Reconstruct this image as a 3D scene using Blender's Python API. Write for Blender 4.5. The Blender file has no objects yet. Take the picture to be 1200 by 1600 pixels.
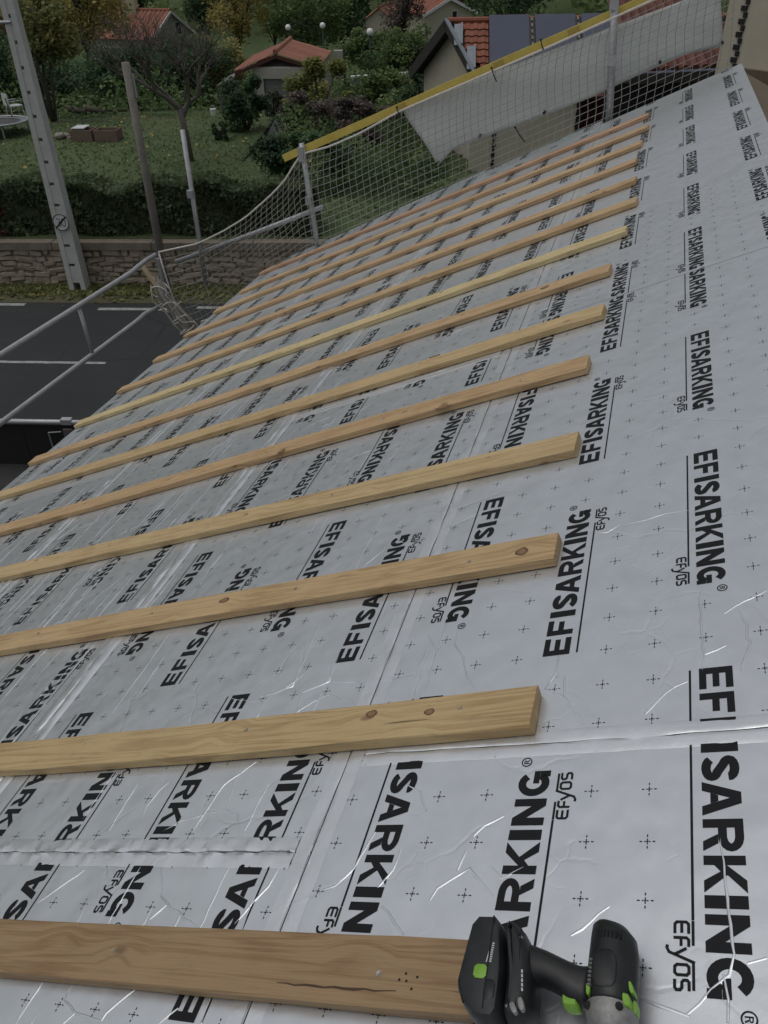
import bpy, bmesh, math, random
import numpy as np
from mathutils import Vector, Matrix

SC = bpy.context.scene
COL = SC.collection
PI = math.pi
rng = random.Random(7)
nrs = np.random.RandomState(11)

# ------------------------------------------------------------------ camera
CAM = np.array([-0.08609, -1.25447, 1.22643])
C_R = np.array([0.95753, 0.28771, -0.01918])
C_D = np.array([0.15498, -0.56963, -0.80716])
C_F = np.array([-0.24315, 0.76990, -0.59002])
F_PX = 1240.03
cd = bpy.data.cameras.new('camera'); cam = bpy.data.objects.new('camera', cd); COL.objects.link(cam)
cam.matrix_world = Matrix(((C_R[0], -C_D[0], -C_F[0], CAM[0]), (C_R[1], -C_D[1], -C_F[1], CAM[1]),
                           (C_R[2], -C_D[2], -C_F[2], CAM[2]), (0, 0, 0, 1)))
cd.sensor_width = 36; cd.sensor_fit = 'AUTO'; cd.lens = F_PX / 1600 * 36
cd.clip_start = .02; cd.clip_end = 3000
SC.camera = cam

# ------------------------------------------------------------------ sky, sun, exposure
SUN_EL, SUN_AZ = math.radians(72), math.radians(-100)      # azimuth from +Y, clockwise
w = bpy.data.worlds.new('World'); SC.world = w; w.use_nodes = True
nt = w.node_tree; bg = nt.nodes['Background']
sky = nt.nodes.new('ShaderNodeTexSky'); sky.sky_type = 'NISHITA'; sky.sun_disc = False
sky.sun_elevation = SUN_EL; sky.sun_rotation = SUN_AZ
sky.air_density = 1.0; sky.dust_density = 4.0; sky.ozone_density = 1.0
hs = nt.nodes.new('ShaderNodeHueSaturation'); hs.inputs['Saturation'].default_value = .28   # grey cloud cover
nt.links.new(sky.outputs[0], hs.inputs['Color']); nt.links.new(hs.outputs[0], bg.inputs[0])
bg.inputs[1].default_value = .15
sl = bpy.data.lights.new('sun', 'SUN'); sl.energy = .5; sl.angle = math.radians(60); sl.color = (1, .97, .93)
sun = bpy.data.objects.new('sun', sl); COL.objects.link(sun)
sdir = Vector((math.sin(SUN_AZ) * math.cos(SUN_EL), math.cos(SUN_AZ) * math.cos(SUN_EL), math.sin(SUN_EL)))
sun.rotation_euler = sdir.to_track_quat('Z', 'Y').to_euler(); sun.location = (-20, 0, 40)
SC.view_settings.view_transform = 'Standard'; SC.view_settings.look = 'None'
SC.view_settings.exposure = -.72; SC.view_settings.gamma = 1; SC.view_settings.use_curve_mapping = False

# ------------------------------------------------------------------ helpers
PITCH = math.radians(25); CP, SP = math.cos(PITCH), math.sin(PITCH)
def R(u, v, n=0.):
    """roof coordinates in decimetres (along ridge, down slope, up from the foil) -> world metres"""
    return (-.1 * (CP * v + SP * n), .1 * u, .1 * (-SP * v + CP * n))
E1 = np.array([math.cos(math.radians(13)), math.sin(math.radians(13)), 0])   # along the road
E2 = np.array([-E1[1], E1[0], 0])                                             # across it, away from the house
UP = np.array([0, 0, 1.])
def ST(s, t, z): return tuple(E1 * s + E2 * t + UP * z)
ZG = -5.88; TW = 17.88
def zt(t):
    h = t - TW
    if h < .2: return ZG
    z = -4.75 + .045 * min(h, 11)
    if h > 13: z -= .13 * min(h - 13, 30)      # the hamlet stands in a shallow dip
    if h > 60: z += .37 * min(h - 60, 170)     # wooded hill behind it; unseen top raised to darken the foil's reflection
    if h > 230: z += .04 * (h - 230)
    return z
def at(x, y, dep):
    """point at a depth along the line of sight (used to survey where far things stand)"""
    d = C_R * (x - 600) / F_PX + C_D * (y - 800) / F_PX + C_F
    return CAM + d * dep
def gz(p): return zt(float(np.dot(np.array(p[:3]), E2)))
def on_ground(x, y, dep):
    p = at(x, y, dep); return np.array([p[0], p[1], gz(p)])

class MB:
    def __init__(s): s.v = []; s.f = []; s.uv = []; s.m = []
    def add(s, vs, fs, uvs=None, mi=0):
        o = len(s.v); s.v += [tuple(map(float, p)) for p in vs]
        s.uv += (uvs if uvs else [(0., 0.)] * len(vs))
        s.f += [tuple(i + o for i in f) for f in fs]; s.m += [mi] * len(fs)
    def obox(s, c, ax, ay, az, uvs=None, mi=0):
        c, ax, ay, az = map(np.array, (c, ax, ay, az))
        vs = [c + ax * i + ay * j + az * k for i, j, k in ((-1,-1,-1),(1,-1,-1),(1,1,-1),(-1,1,-1),(-1,-1,1),(1,-1,1),(1,1,1),(-1,1,1))]
        s.add(vs, [(3,2,1,0),(4,5,6,7),(0,1,5,4),(1,2,6,5),(2,3,7,6),(3,0,4,7)], uvs, mi)
    def box(s, a, b, mi=0):
        a, b = np.array(a, float), np.array(b, float); h = (b - a) / 2
        s.obox((a + b) / 2, (h[0], 0, 0), (0, h[1], 0), (0, 0, h[2]), None, mi)
    def tube(s, pts, r, n=8, cap=True, mi=0):
        pts = [np.array(p, float) for p in pts]; rs = r if hasattr(r, '__len__') else [r] * len(pts)
        ref = None; rings = []; L = 0.
        uv = []
        for i, p in enumerate(pts):
            d = (pts[min(i + 1, len(pts) - 1)] - pts[max(i - 1, 0)]); d = d / (np.linalg.norm(d) + 1e-12)
            if ref is None:
                ref = np.cross(d, (0, 0, 1.));
                if np.linalg.norm(ref) < .1: ref = np.cross(d, (1., 0, 0))
            ref = ref - d * np.dot(ref, d); ref /= np.linalg.norm(ref) + 1e-12
            b = np.cross(d, ref)
            if i: L += np.linalg.norm(p - pts[i - 1])
            for k in range(n):
                a = 2 * PI * k / n
                rings.append(p + (ref * math.cos(a) + b * math.sin(a)) * rs[i]); uv.append((L, k / n))
        fs = []
        for i in range(len(pts) - 1):
            for k in range(n):
                k2 = (k + 1) % n; fs.append((i * n + k, i * n + k2, (i + 1) * n + k2, (i + 1) * n + k))
        if cap:
            fs.append(tuple(range(n - 1, -1, -1))); fs.append(tuple((len(pts) - 1) * n + k for k in range(n)))
        s.add(rings, fs, uv, mi)
    def rings(s, rs, cap=True, mi=0):
        n = len(rs[0]); vs = [p for r in rs for p in r]; fs = []
        for i in range(len(rs) - 1):
            for k in range(n):
                k2 = (k + 1) % n; fs.append((i * n + k, i * n + k2, (i + 1) * n + k2, (i + 1) * n + k))
        if cap: fs += [tuple(range(n - 1, -1, -1)), tuple((len(rs) - 1) * n + k for k in range(n))]
        s.add(vs, fs, None, mi)
    def sphere(s, c, r, nu=12, nv=8, sc=(1, 1, 1), mi=0):
        rs = []
        for j in range(nv + 1):
            a = PI * (j + .02) / (nv + .04) - PI / 2
            rs.append([(c[0] + r * sc[0] * math.cos(a) * math.cos(2 * PI * i / nu), c[1] + r * sc[1] * math.cos(a) * math.sin(2 * PI * i / nu), c[2] + r * sc[2] * math.sin(a)) for i in range(nu)])
        s.rings(rs, True, mi)

def set_props(o, label=None, cat=None, group=None, kind=None):
    if label: o['label'] = label
    if cat: o['category'] = cat
    if group: o['group'] = group
    if kind: o['kind'] = kind
    return o
WLOC = {}
def wl(o):
    return np.array(WLOC.get(o.name, (0, 0, 0))) if o else np.zeros(3)
def build(name, mb, mat, parent=None, label=None, cat=None, group=None, kind=None, smooth=False, origin=None, fixn=True):
    """one mesh object from world-space geometry"""
    V = np.array(mb.v, float)
    pl = wl(parent)
    if parent is not None: org = pl
    elif origin is not None: org = np.array(origin, float)
    else: org = np.array([V[:, 0].mean(), V[:, 1].mean(), V[:, 2].min()])
    me = bpy.data.meshes.new(name)
    me.from_pydata([tuple(p) for p in (V - org)], [], mb.f)
    uvl = me.uv_layers.new(name='UVMap')
    li = np.empty(len(me.loops), np.int32); me.loops.foreach_get('vertex_index', li)
    uvl.data.foreach_set('uv', np.array(mb.uv, np.float32)[li].ravel())
    mats = mat if isinstance(mat, (list, tuple)) else [mat]
    for m in mats: me.materials.append(m)
    if len(mats) > 1: me.polygons.foreach_set('material_index', np.array(mb.m, np.int32))
    if smooth: me.polygons.foreach_set('use_smooth', np.ones(len(me.polygons), bool))
    me.update()
    if fixn:
        bm = bmesh.new(); bm.from_mesh(me); bmesh.ops.recalc_face_normals(bm, faces=bm.faces); bm.to_mesh(me); bm.free()
    if smooth == 'auto':
        try: me.set_sharp_from_angle(angle=math.radians(38))
        except Exception: pass
    o = bpy.data.objects.new(name, me); COL.objects.link(o)
    if parent is not None: o.parent = parent
    else: o.location = org
    WLOC[o.name] = tuple(org)
    set_props(o, label, cat, group, kind)
    return o
def thing(name, loc, label, cat, group=None, kind=None):
    o = bpy.data.objects.new(name, None); COL.objects.link(o); o.location = tuple(loc); o.empty_display_size = .2
    WLOC[o.name] = tuple(map(float, loc))
    return set_props(o, label, cat, group, kind)

# ------------------------------------------------------------------ materials
def mat(name, base=(.5, .5, .5), rough=.6, metal=0., spec=.5):
    m = bpy.data.materials.new(name); m.use_nodes = True
    b = m.node_tree.nodes['Principled BSDF']
    b.inputs['Base Color'].default_value = (*base, 1); b.inputs['Roughness'].default_value = rough
    b.inputs['Metallic'].default_value = metal; b.inputs['Specular IOR Level'].default_value = spec
    return m
class N:
    def __init__(s, m): s.t = m.node_tree; s.b = s.t.nodes['Principled BSDF']
    def n(s, ty, **kw):
        nd = s.t.nodes.new(ty)
        for k, v in kw.items():
            if k.startswith('i_'):
                key = k[2:]; key = int(key) if key.isdigit() else key.replace('_', ' ')
                if hasattr(v, 'is_output'): s.t.links.new(v, nd.inputs[key])
                else: nd.inputs[key].default_value = v
            else: setattr(nd, k, v)
        return nd
    def coord(s, which='Object', scale=(1, 1, 1), rot=(0, 0, 0)):
        tc = s.n('ShaderNodeTexCoord'); mp = s.n('ShaderNodeMapping')
        mp.inputs['Scale'].default_value = scale; mp.inputs['Rotation'].default_value = rot
        s.t.links.new(tc.outputs[which], mp.inputs[0]); return mp.outputs[0]
    def noise(s, vec, scale, detail=4, rough=.55, dist=0.):
        return s.n('ShaderNodeTexNoise', i_Vector=vec, i_Scale=scale, i_Detail=detail, i_Roughness=rough, i_Distortion=dist).outputs['Fac']
    def ramp(s, fac, stops, interp='LINEAR'):
        r = s.n('ShaderNodeValToRGB', i_Fac=fac); cr = r.color_ramp; cr.interpolation = interp
        while len(cr.elements) < len(stops): cr.elements.new(.5)
        for e, (p, c) in zip(cr.elements, stops):
            e.position = p; e.color = (*c, 1) if len(c) == 3 else c
        return r.outputs[0]
    def mr(s, v, a, b, c=0., d=1.):
        return s.n('ShaderNodeMapRange', i_Value=v, i_1=a, i_2=b, i_3=c, i_4=d).outputs[0]
    def math(s, op, a, b=0.):
        nd = s.n('ShaderNodeMath', operation=op)
        for i, x in enumerate((a, b)):
            if hasattr(x, 'is_output'): s.t.links.new(x, nd.inputs[i])
            else: nd.inputs[i].default_value = x
        return nd.outputs[0]
    def mix(s, fac, a, b, blend='MIX'):
        nd = s.n('ShaderNodeMix', data_type='RGBA', blend_type=blend)
        for i, x in ((0, fac), (6, a), (7, b)):
            if hasattr(x, 'is_output'): s.t.links.new(x, nd.inputs[i])
            else: nd.inputs[i].default_value = (*x, 1) if isinstance(x, tuple) and len(x) == 3 else x
        return nd.outputs[2]
    def bump(s, h, strength=.3, dist=.01, prev=None):
        nd = s.n('ShaderNodeBump', i_Height=h, i_Strength=strength, i_Distance=dist)
        if prev: s.t.links.new(prev, nd.inputs['Normal'])
        return nd.outputs[0]
    def out(s, col=None, rough=None, nrm=None, metal=None):
        for k, v in (('Base Color', col), ('Roughness', rough), ('Normal', nrm), ('Metallic', metal)):
            if v is not None: s.t.links.new(v, s.b.inputs[k])

def mottled(name, c0, c1, scale=6, rough=.8, bump=.3, bdist=.01, metal=0., coord='Object', fine=4.):
    m = mat(name, c0, rough, metal); k = N(m); v = k.coord(coord)
    a = k.noise(v, scale, 6, .6); b = k.noise(v, scale * fine, 4, .6)
    f = k.math('ADD', k.math('MULTIPLY', a, .65), k.math('MULTIPLY', b, .35))
    k.out(k.ramp(f, [(.3, c0), (.7, c1)]), None, k.bump(b, bump, bdist))
    return m

def foil_mat(name, crease=1.0, base=(.68, .71, .735), wrinkle=.0):
    m = mat(name, base, .36, .75); k = N(m); v = k.coord('UV')
    warp = k.n('ShaderNodeTexNoise', i_Vector=v, i_Scale=.9, i_Detail=3).outputs['Color']
    vw = k.n('ShaderNodeMix', data_type='RGBA', blend_type='LINEAR_LIGHT', i_Factor=.35, i_A=v, i_B=warp).outputs[2]
    vo = k.n('ShaderNodeTexVoronoi', feature='DISTANCE_TO_EDGE', i_Vector=vw, i_Scale=.42).outputs['Distance']
    vo2 = k.n('ShaderNodeTexVoronoi', feature='DISTANCE_TO_EDGE', i_Vector=vw, i_Scale=1.1).outputs['Distance']
    msk = k.mr(k.noise(v, .33, 2), .50, .62); msk2 = k.mr(k.noise(v, .5, 2), .56, .66)
    c1 = k.math('MULTIPLY', k.mr(vo, 0., .022, 1., 0.), msk); c2 = k.math('MULTIPLY', k.mr(vo2, 0., .03, 1., 0.), msk2)
    cr = k.math('ADD', c1, k.math('MULTIPLY', c2, .6))
    low = k.noise(v, .55, 2); mid = k.noise(v, 3.2, 4, .6); grain = k.noise(v, 28, 2)
    nr = k.bump(low, .05, .10)
    nr = k.bump(mid, .02 + wrinkle * .5, .012, nr)
    nr = k.bump(cr, .10 * crease, .006, nr)
    nr = k.bump(grain, .05, .001, nr)
    ro = k.mr(mid, .3, .7, .30, .38)
    col = k.mix(k.mr(k.noise(v, 1.3, 5), .35, .75), base, tuple(c * .92 for c in base))
    k.out(col, ro, nr)
    return m
FOIL = foil_mat('aluminium_faced_board')
TAPE = foil_mat('aluminium_tape', .6, (.74, .765, .785), .10)
INK = mat('black_print', (.008, .0085, .010), .55, 0., .22)
FOAM = mottled('foam_edge', (.55, .5, .38), (.62, .57, .45), 40)

def wood_mat(name):
    m = mat(name, (.5, .34, .18), .62); k = N(m)
    oi = k.n('ShaderNodeObjectInfo')
    tc = k.n('ShaderNodeTexCoord'); off = k.n('ShaderNodeVectorMath', operation='ADD')
    cmb = k.n('ShaderNodeCombineXYZ', i_X=k.math('MULTIPLY', oi.outputs['Random'], 97.), i_Y=k.math('MULTIPLY', oi.outputs['Random'], 31.))
    k.t.links.new(tc.outputs['UV'], off.inputs[0]); k.t.links.new(cmb.outputs[0], off.inputs[1])
    uv = off.outputs[0]
    mp = k.n('ShaderNodeMapping', i_Vector=uv); mp.inputs['Scale'].default_value = (.5, 1, 1)
    kn = k.n('ShaderNodeTexVoronoi', feature='F1', voronoi_dimensions='2D', i_Vector=mp.outputs[0], i_Scale=.7); kd = kn.outputs['Distance']
    warp = k.mr(kd, .0, .26, .30, 0.)
    mp2 = k.n('ShaderNodeMapping', i_Vector=uv); mp2.inputs['Scale'].default_value = (.05, 1.2, 1)
    sep = k.n('ShaderNodeVectorMath', operation='ADD', i_0=mp2.outputs[0])
    cc = k.n('ShaderNodeCombineXYZ', i_Y=warp); k.t.links.new(cc.outputs[0], sep.inputs[1])
    rings = k.n('ShaderNodeTexNoise', i_Vector=sep.outputs[0], i_Scale=1.7, i_Detail=3, i_Distortion=.5).outputs['Fac']
    wv = k.math('SINE', k.math('MULTIPLY', rings, 44.))
    mp3 = k.n('ShaderNodeMapping', i_Vector=uv); mp3.inputs['Scale'].default_value = (.7, 26, 1)
    fib = k.noise(mp3.outputs[0], 1.6, 5, .7)
    blot = k.noise(uv, .35, 3)
    f = k.math('ADD', k.math('ADD', k.math('MULTIPLY', k.math('POWER', k.mr(wv, -1., 1.), 1.5), .20), k.math('MULTIPLY', fib, .56)), k.math('MULTIPLY', blot, .50))
    g = k.ramp(f, [(.30, (1.16, 1.17, 1.17)), (.58, (.98, .97, .94)), (.86, (.66, .57, .48))])
    col = k.mix(1., oi.outputs['Color'], g, 'MULTIPLY')
    kr = k.mr(kd, .03, .075, 1., 0.)
    ksel = k.math('GREATER_THAN', k.n('ShaderNodeSeparateColor', i_0=kn.outputs['Color']).outputs[0], .80)
    col = k.mix(k.math('MULTIPLY', k.math('MULTIPLY', kr, ksel), .7), col, (.13, .068, .034))
    mp4 = k.n('ShaderNodeMapping', i_Vector=uv); mp4.inputs['Scale'].default_value = (.16, 5, 1)
    split = k.mr(k.noise(mp4.outputs[0], 1.5, 3, .6), .705, .735)
    col = k.mix(k.math('MULTIPLY', split, .8), col, (.045, .026, .014))
    stain = k.mr(k.noise(mp.outputs[0], 2.2, 4, .7), .60, .74)
    col = k.mix(k.math('MULTIPLY', stain, .38), col, (.16, .115, .075))
    k.out(col, k.mr(fib, .3, .7, .52, .72), k.bump(fib, .25, .004))
    return m
WOOD = wood_mat('sawn_pine')
STEEL = mottled('galvanised_steel', (.34, .35, .36), (.46, .47, .48), 9, .5, .1, .003, .55)
DKSTEEL = mottled('dark_steel', (.035, .036, .04), (.06, .06, .065), 5, .55, .1)
SCREW = mat('screw_head', (.36, .33, .27), .45, .8)
ASPHALT = mat('asphalt', (.02, .022, .0225), .85); _k = N(ASPHALT); _v = _k.coord('Object')
_a = _k.noise(_v, .35, 5, .6); _b = _k.noise(_v, 60, 3, .6); _c = _k.n('ShaderNodeTexVoronoi', feature='DISTANCE_TO_EDGE', i_Vector=_v, i_Scale=.35).outputs['Distance']
_m = _k.n('ShaderNodeMapping', i_Vector=_v, i_Rotation=(0, 0, -.227)); _m.inputs['Scale'].default_value = (.06, 1.1, 1)
_f = _k.math('ADD', _k.math('MULTIPLY', _a, .4), _k.math('ADD', _k.math('MULTIPLY', _b, .3), _k.math('MULTIPLY', _k.noise(_m.outputs[0], 1.2, 3), .3)))
_col = _k.ramp(_f, [(.32, (.011, .013, .0135)), (.68, (.030, .033, .034))])
_k.out(_k.mix(_k.math('MULTIPLY', _k.mr(_c, .0, .012, 1., 0.), _k.mr(_a, .5, .6)), _col, (.006, .006, .006)), None, _k.bump(_b, .5, .01))
YARD = mottled('shaded_yard_gravel', (.025, .025, .027), (.05, .048, .046), 2.5, .9, .7, .02, fine=20)  # gravel darkened: the yard's shade is in its colour
PAINT = mottled('road_paint', (.16, .165, .16), (.46, .46, .45), 5, .7, .2)
LAWN = mottled('lawn_soil', (.05, .085, .028), (.09, .115, .045), .5, .95, .8, .06, fine=18)
VERGE = mottled('dry_verge', (.10, .085, .052), (.075, .085, .035), 1.3, .95, .8, .04, fine=14)
CONC = mottled('concrete', (.44, .45, .42), (.56, .565, .53), 4, .85, .3, .01)
STONE = mottled('field_stone', (.27, .225, .165), (.56, .48, .37), 5, .9, .9, .02)
MORTAR = mottled('mortar', (.20, .175, .14), (.32, .285, .23), 12, .95, .6, .01)
RENDER_B = mottled('beige_render', (.40, .37, .285), (.49, .45, .355), 3, .92, .35, .008, fine=20)
RENDER_G = mottled('grey_render', (.32, .31, .275), (.40, .385, .345), 3, .92, .3, .008)
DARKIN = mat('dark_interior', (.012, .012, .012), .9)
BROWNB = mottled('brown_board', (.02, .019, .018), (.036, .032, .028), 8, .7, .2)
BLUEZ = mottled('zinc_flashing', (.15, .18, .20), (.22, .25, .275), 5, .5, .1, .003, .3)
STAMP = mottled('faded_stamp', (.36, .26, .06), (.44, .33, .08), 20)
YELLOW = mottled('yellow_board', (.50, .38, .07), (.62, .50, .12), 5, .6, .15)
BLACKP = mat('blackp_scuffed', (.007, .008, .009), .5); _k = N(BLACKP); _v = _k.coord('Object')
_n = _k.n('ShaderNodeMapping', i_Vector=_v); _n.inputs['Scale'].default_value = (60, 200, 90)
_s = _k.mr(_k.noise(_n.outputs[0], 1., 5, .7), .63, .76); _d = _k.mr(_k.noise(_v, 22, 5, .65), .45, .75)
_k.out(_k.mix(_k.math('MULTIPLY', _s, .55), _k.mix(_d, (.007, .008, .009), (.018, .019, .02)), (.10, .10, .097)), _k.mr(_d, 0., 1., .42, .68), _k.bump(_k.noise(_v, 900, 2), .25, .0006))
RUBBER = mat('rubber_scuffed', (.008, .009, .0095), .5); _k = N(RUBBER); _v = _k.coord('Object')
_n = _k.n('ShaderNodeMapping', i_Vector=_v); _n.inputs['Scale'].default_value = (60, 200, 90)
_s = _k.mr(_k.noise(_n.outputs[0], 1., 5, .7), .63, .76); _d = _k.mr(_k.noise(_v, 22, 5, .65), .45, .75)
_k.out(_k.mix(_k.math('MULTIPLY', _s, .55), _k.mix(_d, (.008, .009, .0095), (.017, .018, .0185)), (.10, .10, .097)), _k.mr(_d, 0., 1., .42, .68), _k.bump(_k.noise(_v, 900, 2), .25, .0006))
DKGREY = mat('dkgrey_scuffed', (.010, .012, .0135), .5); _k = N(DKGREY); _v = _k.coord('Object')
_n = _k.n('ShaderNodeMapping', i_Vector=_v); _n.inputs['Scale'].default_value = (60, 200, 90)
_s = _k.mr(_k.noise(_n.outputs[0], 1., 5, .7), .63, .76); _d = _k.mr(_k.noise(_v, 22, 5, .65), .45, .75)
_k.out(_k.mix(_k.math('MULTIPLY', _s, .55), _k.mix(_d, (.010, .012, .0135), (.023, .026, .027)), (.10, .10, .097)), _k.mr(_d, 0., 1., .42, .68), _k.bump(_k.noise(_v, 900, 2), .25, .0006))
GREEN = mottled('lime_plastic', (.16, .33, .03), (.21, .42, .05), 50, .45, .05)
GREYM = mottled('grey_casting', (.17, .17, .165), (.32, .32, .31), 30, .55, .3, .003, .4)
LTMARK = mat('pale_print', (.45, .46, .46), .5)
BUMP_HL = mottled('bump_highlight', (.20, .18, .15), (.28, .25, .22), 6)
def _dull(m): m.node_tree.nodes['Principled BSDF'].inputs['Specular IOR Level'].default_value = .12; return m
SOLAR = mottled('solar_glass', (.085, .095, .125), (.10, .11, .145), 1.2, .75, .0)
ROPE = mottled('white_rope', (.52, .50, .46), (.66, .64, .6), 40, .8, .3, .003)
NETM = mottled('net_cord', (.25, .245, .225), (.36, .35, .325), 20, .85, .0)
WHITEP = mottled('white_plastic', (.55, .56, .56), (.66, .67, .67), 6, .5, .1)
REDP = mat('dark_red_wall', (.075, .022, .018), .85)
def tile_mat(name, c0, c1):
    m = mat(name, c0, .8); k = N(m); v = k.coord('Object')
    oi = k.n('ShaderNodeObjectInfo')
    f = k.math('ADD', k.math('MULTIPLY', k.noise(v, 3, 5), .7), k.math('MULTIPLY', oi.outputs['Random'], .3))
    k.out(k.ramp(f, [(.3, c0), (.7, c1)]), None, k.bump(k.noise(v, 30), .3, .01)); return m
TILE = tile_mat('clay_tile', (.16, .05, .03), (.27, .095, .055))
TILE2 = tile_mat('orange_clay_tile', (.19, .072, .045), (.29, .12, .075))
TILE3 = tile_mat('dark_clay_tile', (.055, .018, .014), (.09, .03, .024))
WEATH = mottled('weathered_sheet', (.14, .13, .12), (.22, .21, .20), 4, .8, .3)
TARP_M = mat('white_tarpaulin', (.78, .79, .79), .5)
_k = N(TARP_M); _v = _k.coord('Object')
_k.out(_k.ramp(_k.noise(_v, 2.2, 5), [(.3, (.74, .76, .76)), (.7, (.82, .835, .83))]), None, _k.bump(_k.noise(_v, 6, 4), .25, .02))
_tr = _k.n('ShaderNodeBsdfTranslucent'); _tr.inputs[0].default_value = (.80, .82, .80, 1)
_mx = _k.n('ShaderNodeMixShader'); _mx.inputs[0].default_value = .62
_k.t.links.new(_k.b.outputs[0], _mx.inputs[1]); _k.t.links.new(_tr.outputs[0], _mx.inputs[2])
_k.t.links.new(_mx.outputs[0], _k.t.nodes['Material Output'].inputs[0])
BARK = mottled('bark', (.05, .042, .034), (.10, .085, .07), 8, .9, .8, .02)
BARKG = mottled('grey_bark', (.075, .068, .06), (.14, .125, .11), 9, .9, .6, .01)
def leaf_mat(name, stops):
    m = mat(name, stops[0][1], .62, 0., .3); k = N(m)
    a = k.n('ShaderNodeAttribute', attribute_name='tint')
    col = k.ramp(a.outputs['Fac'], stops); k.out(col)
    tr = k.n('ShaderNodeBsdfTranslucent', i_Color=col); mx = k.n('ShaderNodeMixShader'); mx.inputs[0].default_value = .42
    k.t.links.new(k.b.outputs[0], mx.inputs[1]); k.t.links.new(tr.outputs[0], mx.inputs[2])
    k.t.links.new(mx.outputs[0], k.t.nodes['Material Output'].inputs[0]); return m
L_YEL = leaf_mat('autumn_yellow_leaves', [(0, (0.157, 0.149, 0.053)), (.5, (0.356, 0.313, 0.107)), (1, (0.602, 0.476, 0.160))])
L_OLV = leaf_mat('olive_leaves', [(0, (0.121, 0.151, 0.060)), (.5, (0.270, 0.272, 0.108)), (1, (0.486, 0.393, 0.152))])
L_GRN = leaf_mat('green_leaves', [(0, (0.055, 0.101, 0.038)), (.5, (0.127, 0.189, 0.073)), (1, (0.239, 0.302, 0.116))])
L_DRK = leaf_mat('dark_green_leaves', [(0, (0.034, 0.069, 0.036)), (.5, (0.069, 0.126, 0.061)), (1, (0.131, 0.224, 0.106))])
L_RED = leaf_mat('russet_leaves', [(0, (0.151, 0.070, 0.063)), (.5, (0.302, 0.152, 0.121)), (1, (0.454, 0.249, 0.161))])
L_BRN = leaf_mat('brown_twigs', [(0, (0.088, 0.075, 0.069)), (.5, (0.150, 0.125, 0.115)), (1, (0.225, 0.188, 0.158))])
L_GRS = leaf_mat('grass_blades', [(0, (0.068, 0.113, 0.041)), (.5, (0.103, 0.151, 0.060)), (1, (0.181, 0.189, 0.087))])
L_LIM = leaf_mat('lime_leaves', [(0, (0.108, 0.140, 0.039)), (.5, (0.237, 0.268, 0.087)), (1, (0.429, 0.407, 0.148))])

# ------------------------------------------------------------------ ground, road, verge
def sheet(name, s0, s1, t0, t1, dz, m, ds=4., dt=4., rough=0.):
    mb = MB(); ns = max(1, int((s1 - s0) / ds)); n_t = max(1, int((t1 - t0) / dt))
    for j in range(n_t + 1):
        for i in range(ns + 1):
            s = s0 + (s1 - s0) * i / ns; t = t0 + (t1 - t0) * j / n_t
            z = zt(t) + dz + (rough * (nrs.rand() - .5) if 0 < i < ns and 0 < j < n_t else 0)
            mb.v.append(ST(s, t, z)); mb.uv.append((s, t))
    for j in range(n_t):
        for i in range(ns):
            a = j * (ns + 1) + i; mb.f.append((a, a + 1, a + ns + 2, a + ns + 1)); mb.m.append(0)
    return build(name, mb, m, kind='structure', fixn=False)
def terrain():
    mb = MB(); ts = [-80, -30, -10, 0, 5, 10, 15, TW + .17, TW + .23, 19, 20, 22, 24, 26, 28, 30, 35, 40, 50, 60, 75, 90, 120, 160, 200, 270, 400, 900]
    ss = [-900, -500, -300, -200, -120, -80, -60, -45] + list(range(-36, 37, 4)) + [45, 60, 80, 120, 200, 300, 500, 900]
    for t in ts:
        for s in ss: mb.v.append(ST(s, t, zt(t))); mb.uv.append((s, t))
    n = len(ss)
    for j in range(len(ts) - 1):
        for i in range(n - 1):
            a = j * n + i; mb.f.append((a, a + 1, a + n + 1, a + n)); mb.m.append(1 if ts[j] >= TW + .1 else 0)
    return build('ground', mb, [YARD, LAWN], kind='structure', fixn=False)
terrain()
sheet('road', -120, 120, 10.55, 16.75, .004, ASPHALT, 8, 3)
sheet('verge', -120, 120, 16.75, TW + .1, .008, VERGE, 2, .5)
def marking(name, s0, s1, t, wd):
    mb = MB(); k = max(1, int((s1 - s0) / .25))
    for i in range(k + 1):
        s = s0 + (s1 - s0) * i / k; j0, j1 = nrs.uniform(-.008, .008, 2)
        mb.v += [ST(s, t - wd / 2 + j0, ZG + .009), ST(s, t + wd / 2 + j1, ZG + .009)]; mb.uv += [(s, 0), (s, 1)]
    for i in range(k): mb.f.append((2 * i, 2 * i + 2, 2 * i + 3, 2 * i + 1)); mb.m.append(0)
    return build(name, mb, PAINT, kind='structure', fixn=False)
marking('centre_line', -26, -7.24, 13.48, .10)
for s0 in (-20.5, -16., -8.15 - 5.0, -8.6, -6.6, -2.1): pass
for s0, s1, t in ((-14.2, -10.35, 16.78), (-8.45, -6.75, 16.38), (-6.1, -4.6, 16.5), (-3.9, -2.2, 16.5), (1., 3., 16.5)):
    marking('edge_line', s0, s1, min(t, 16.62), .15)
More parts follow.
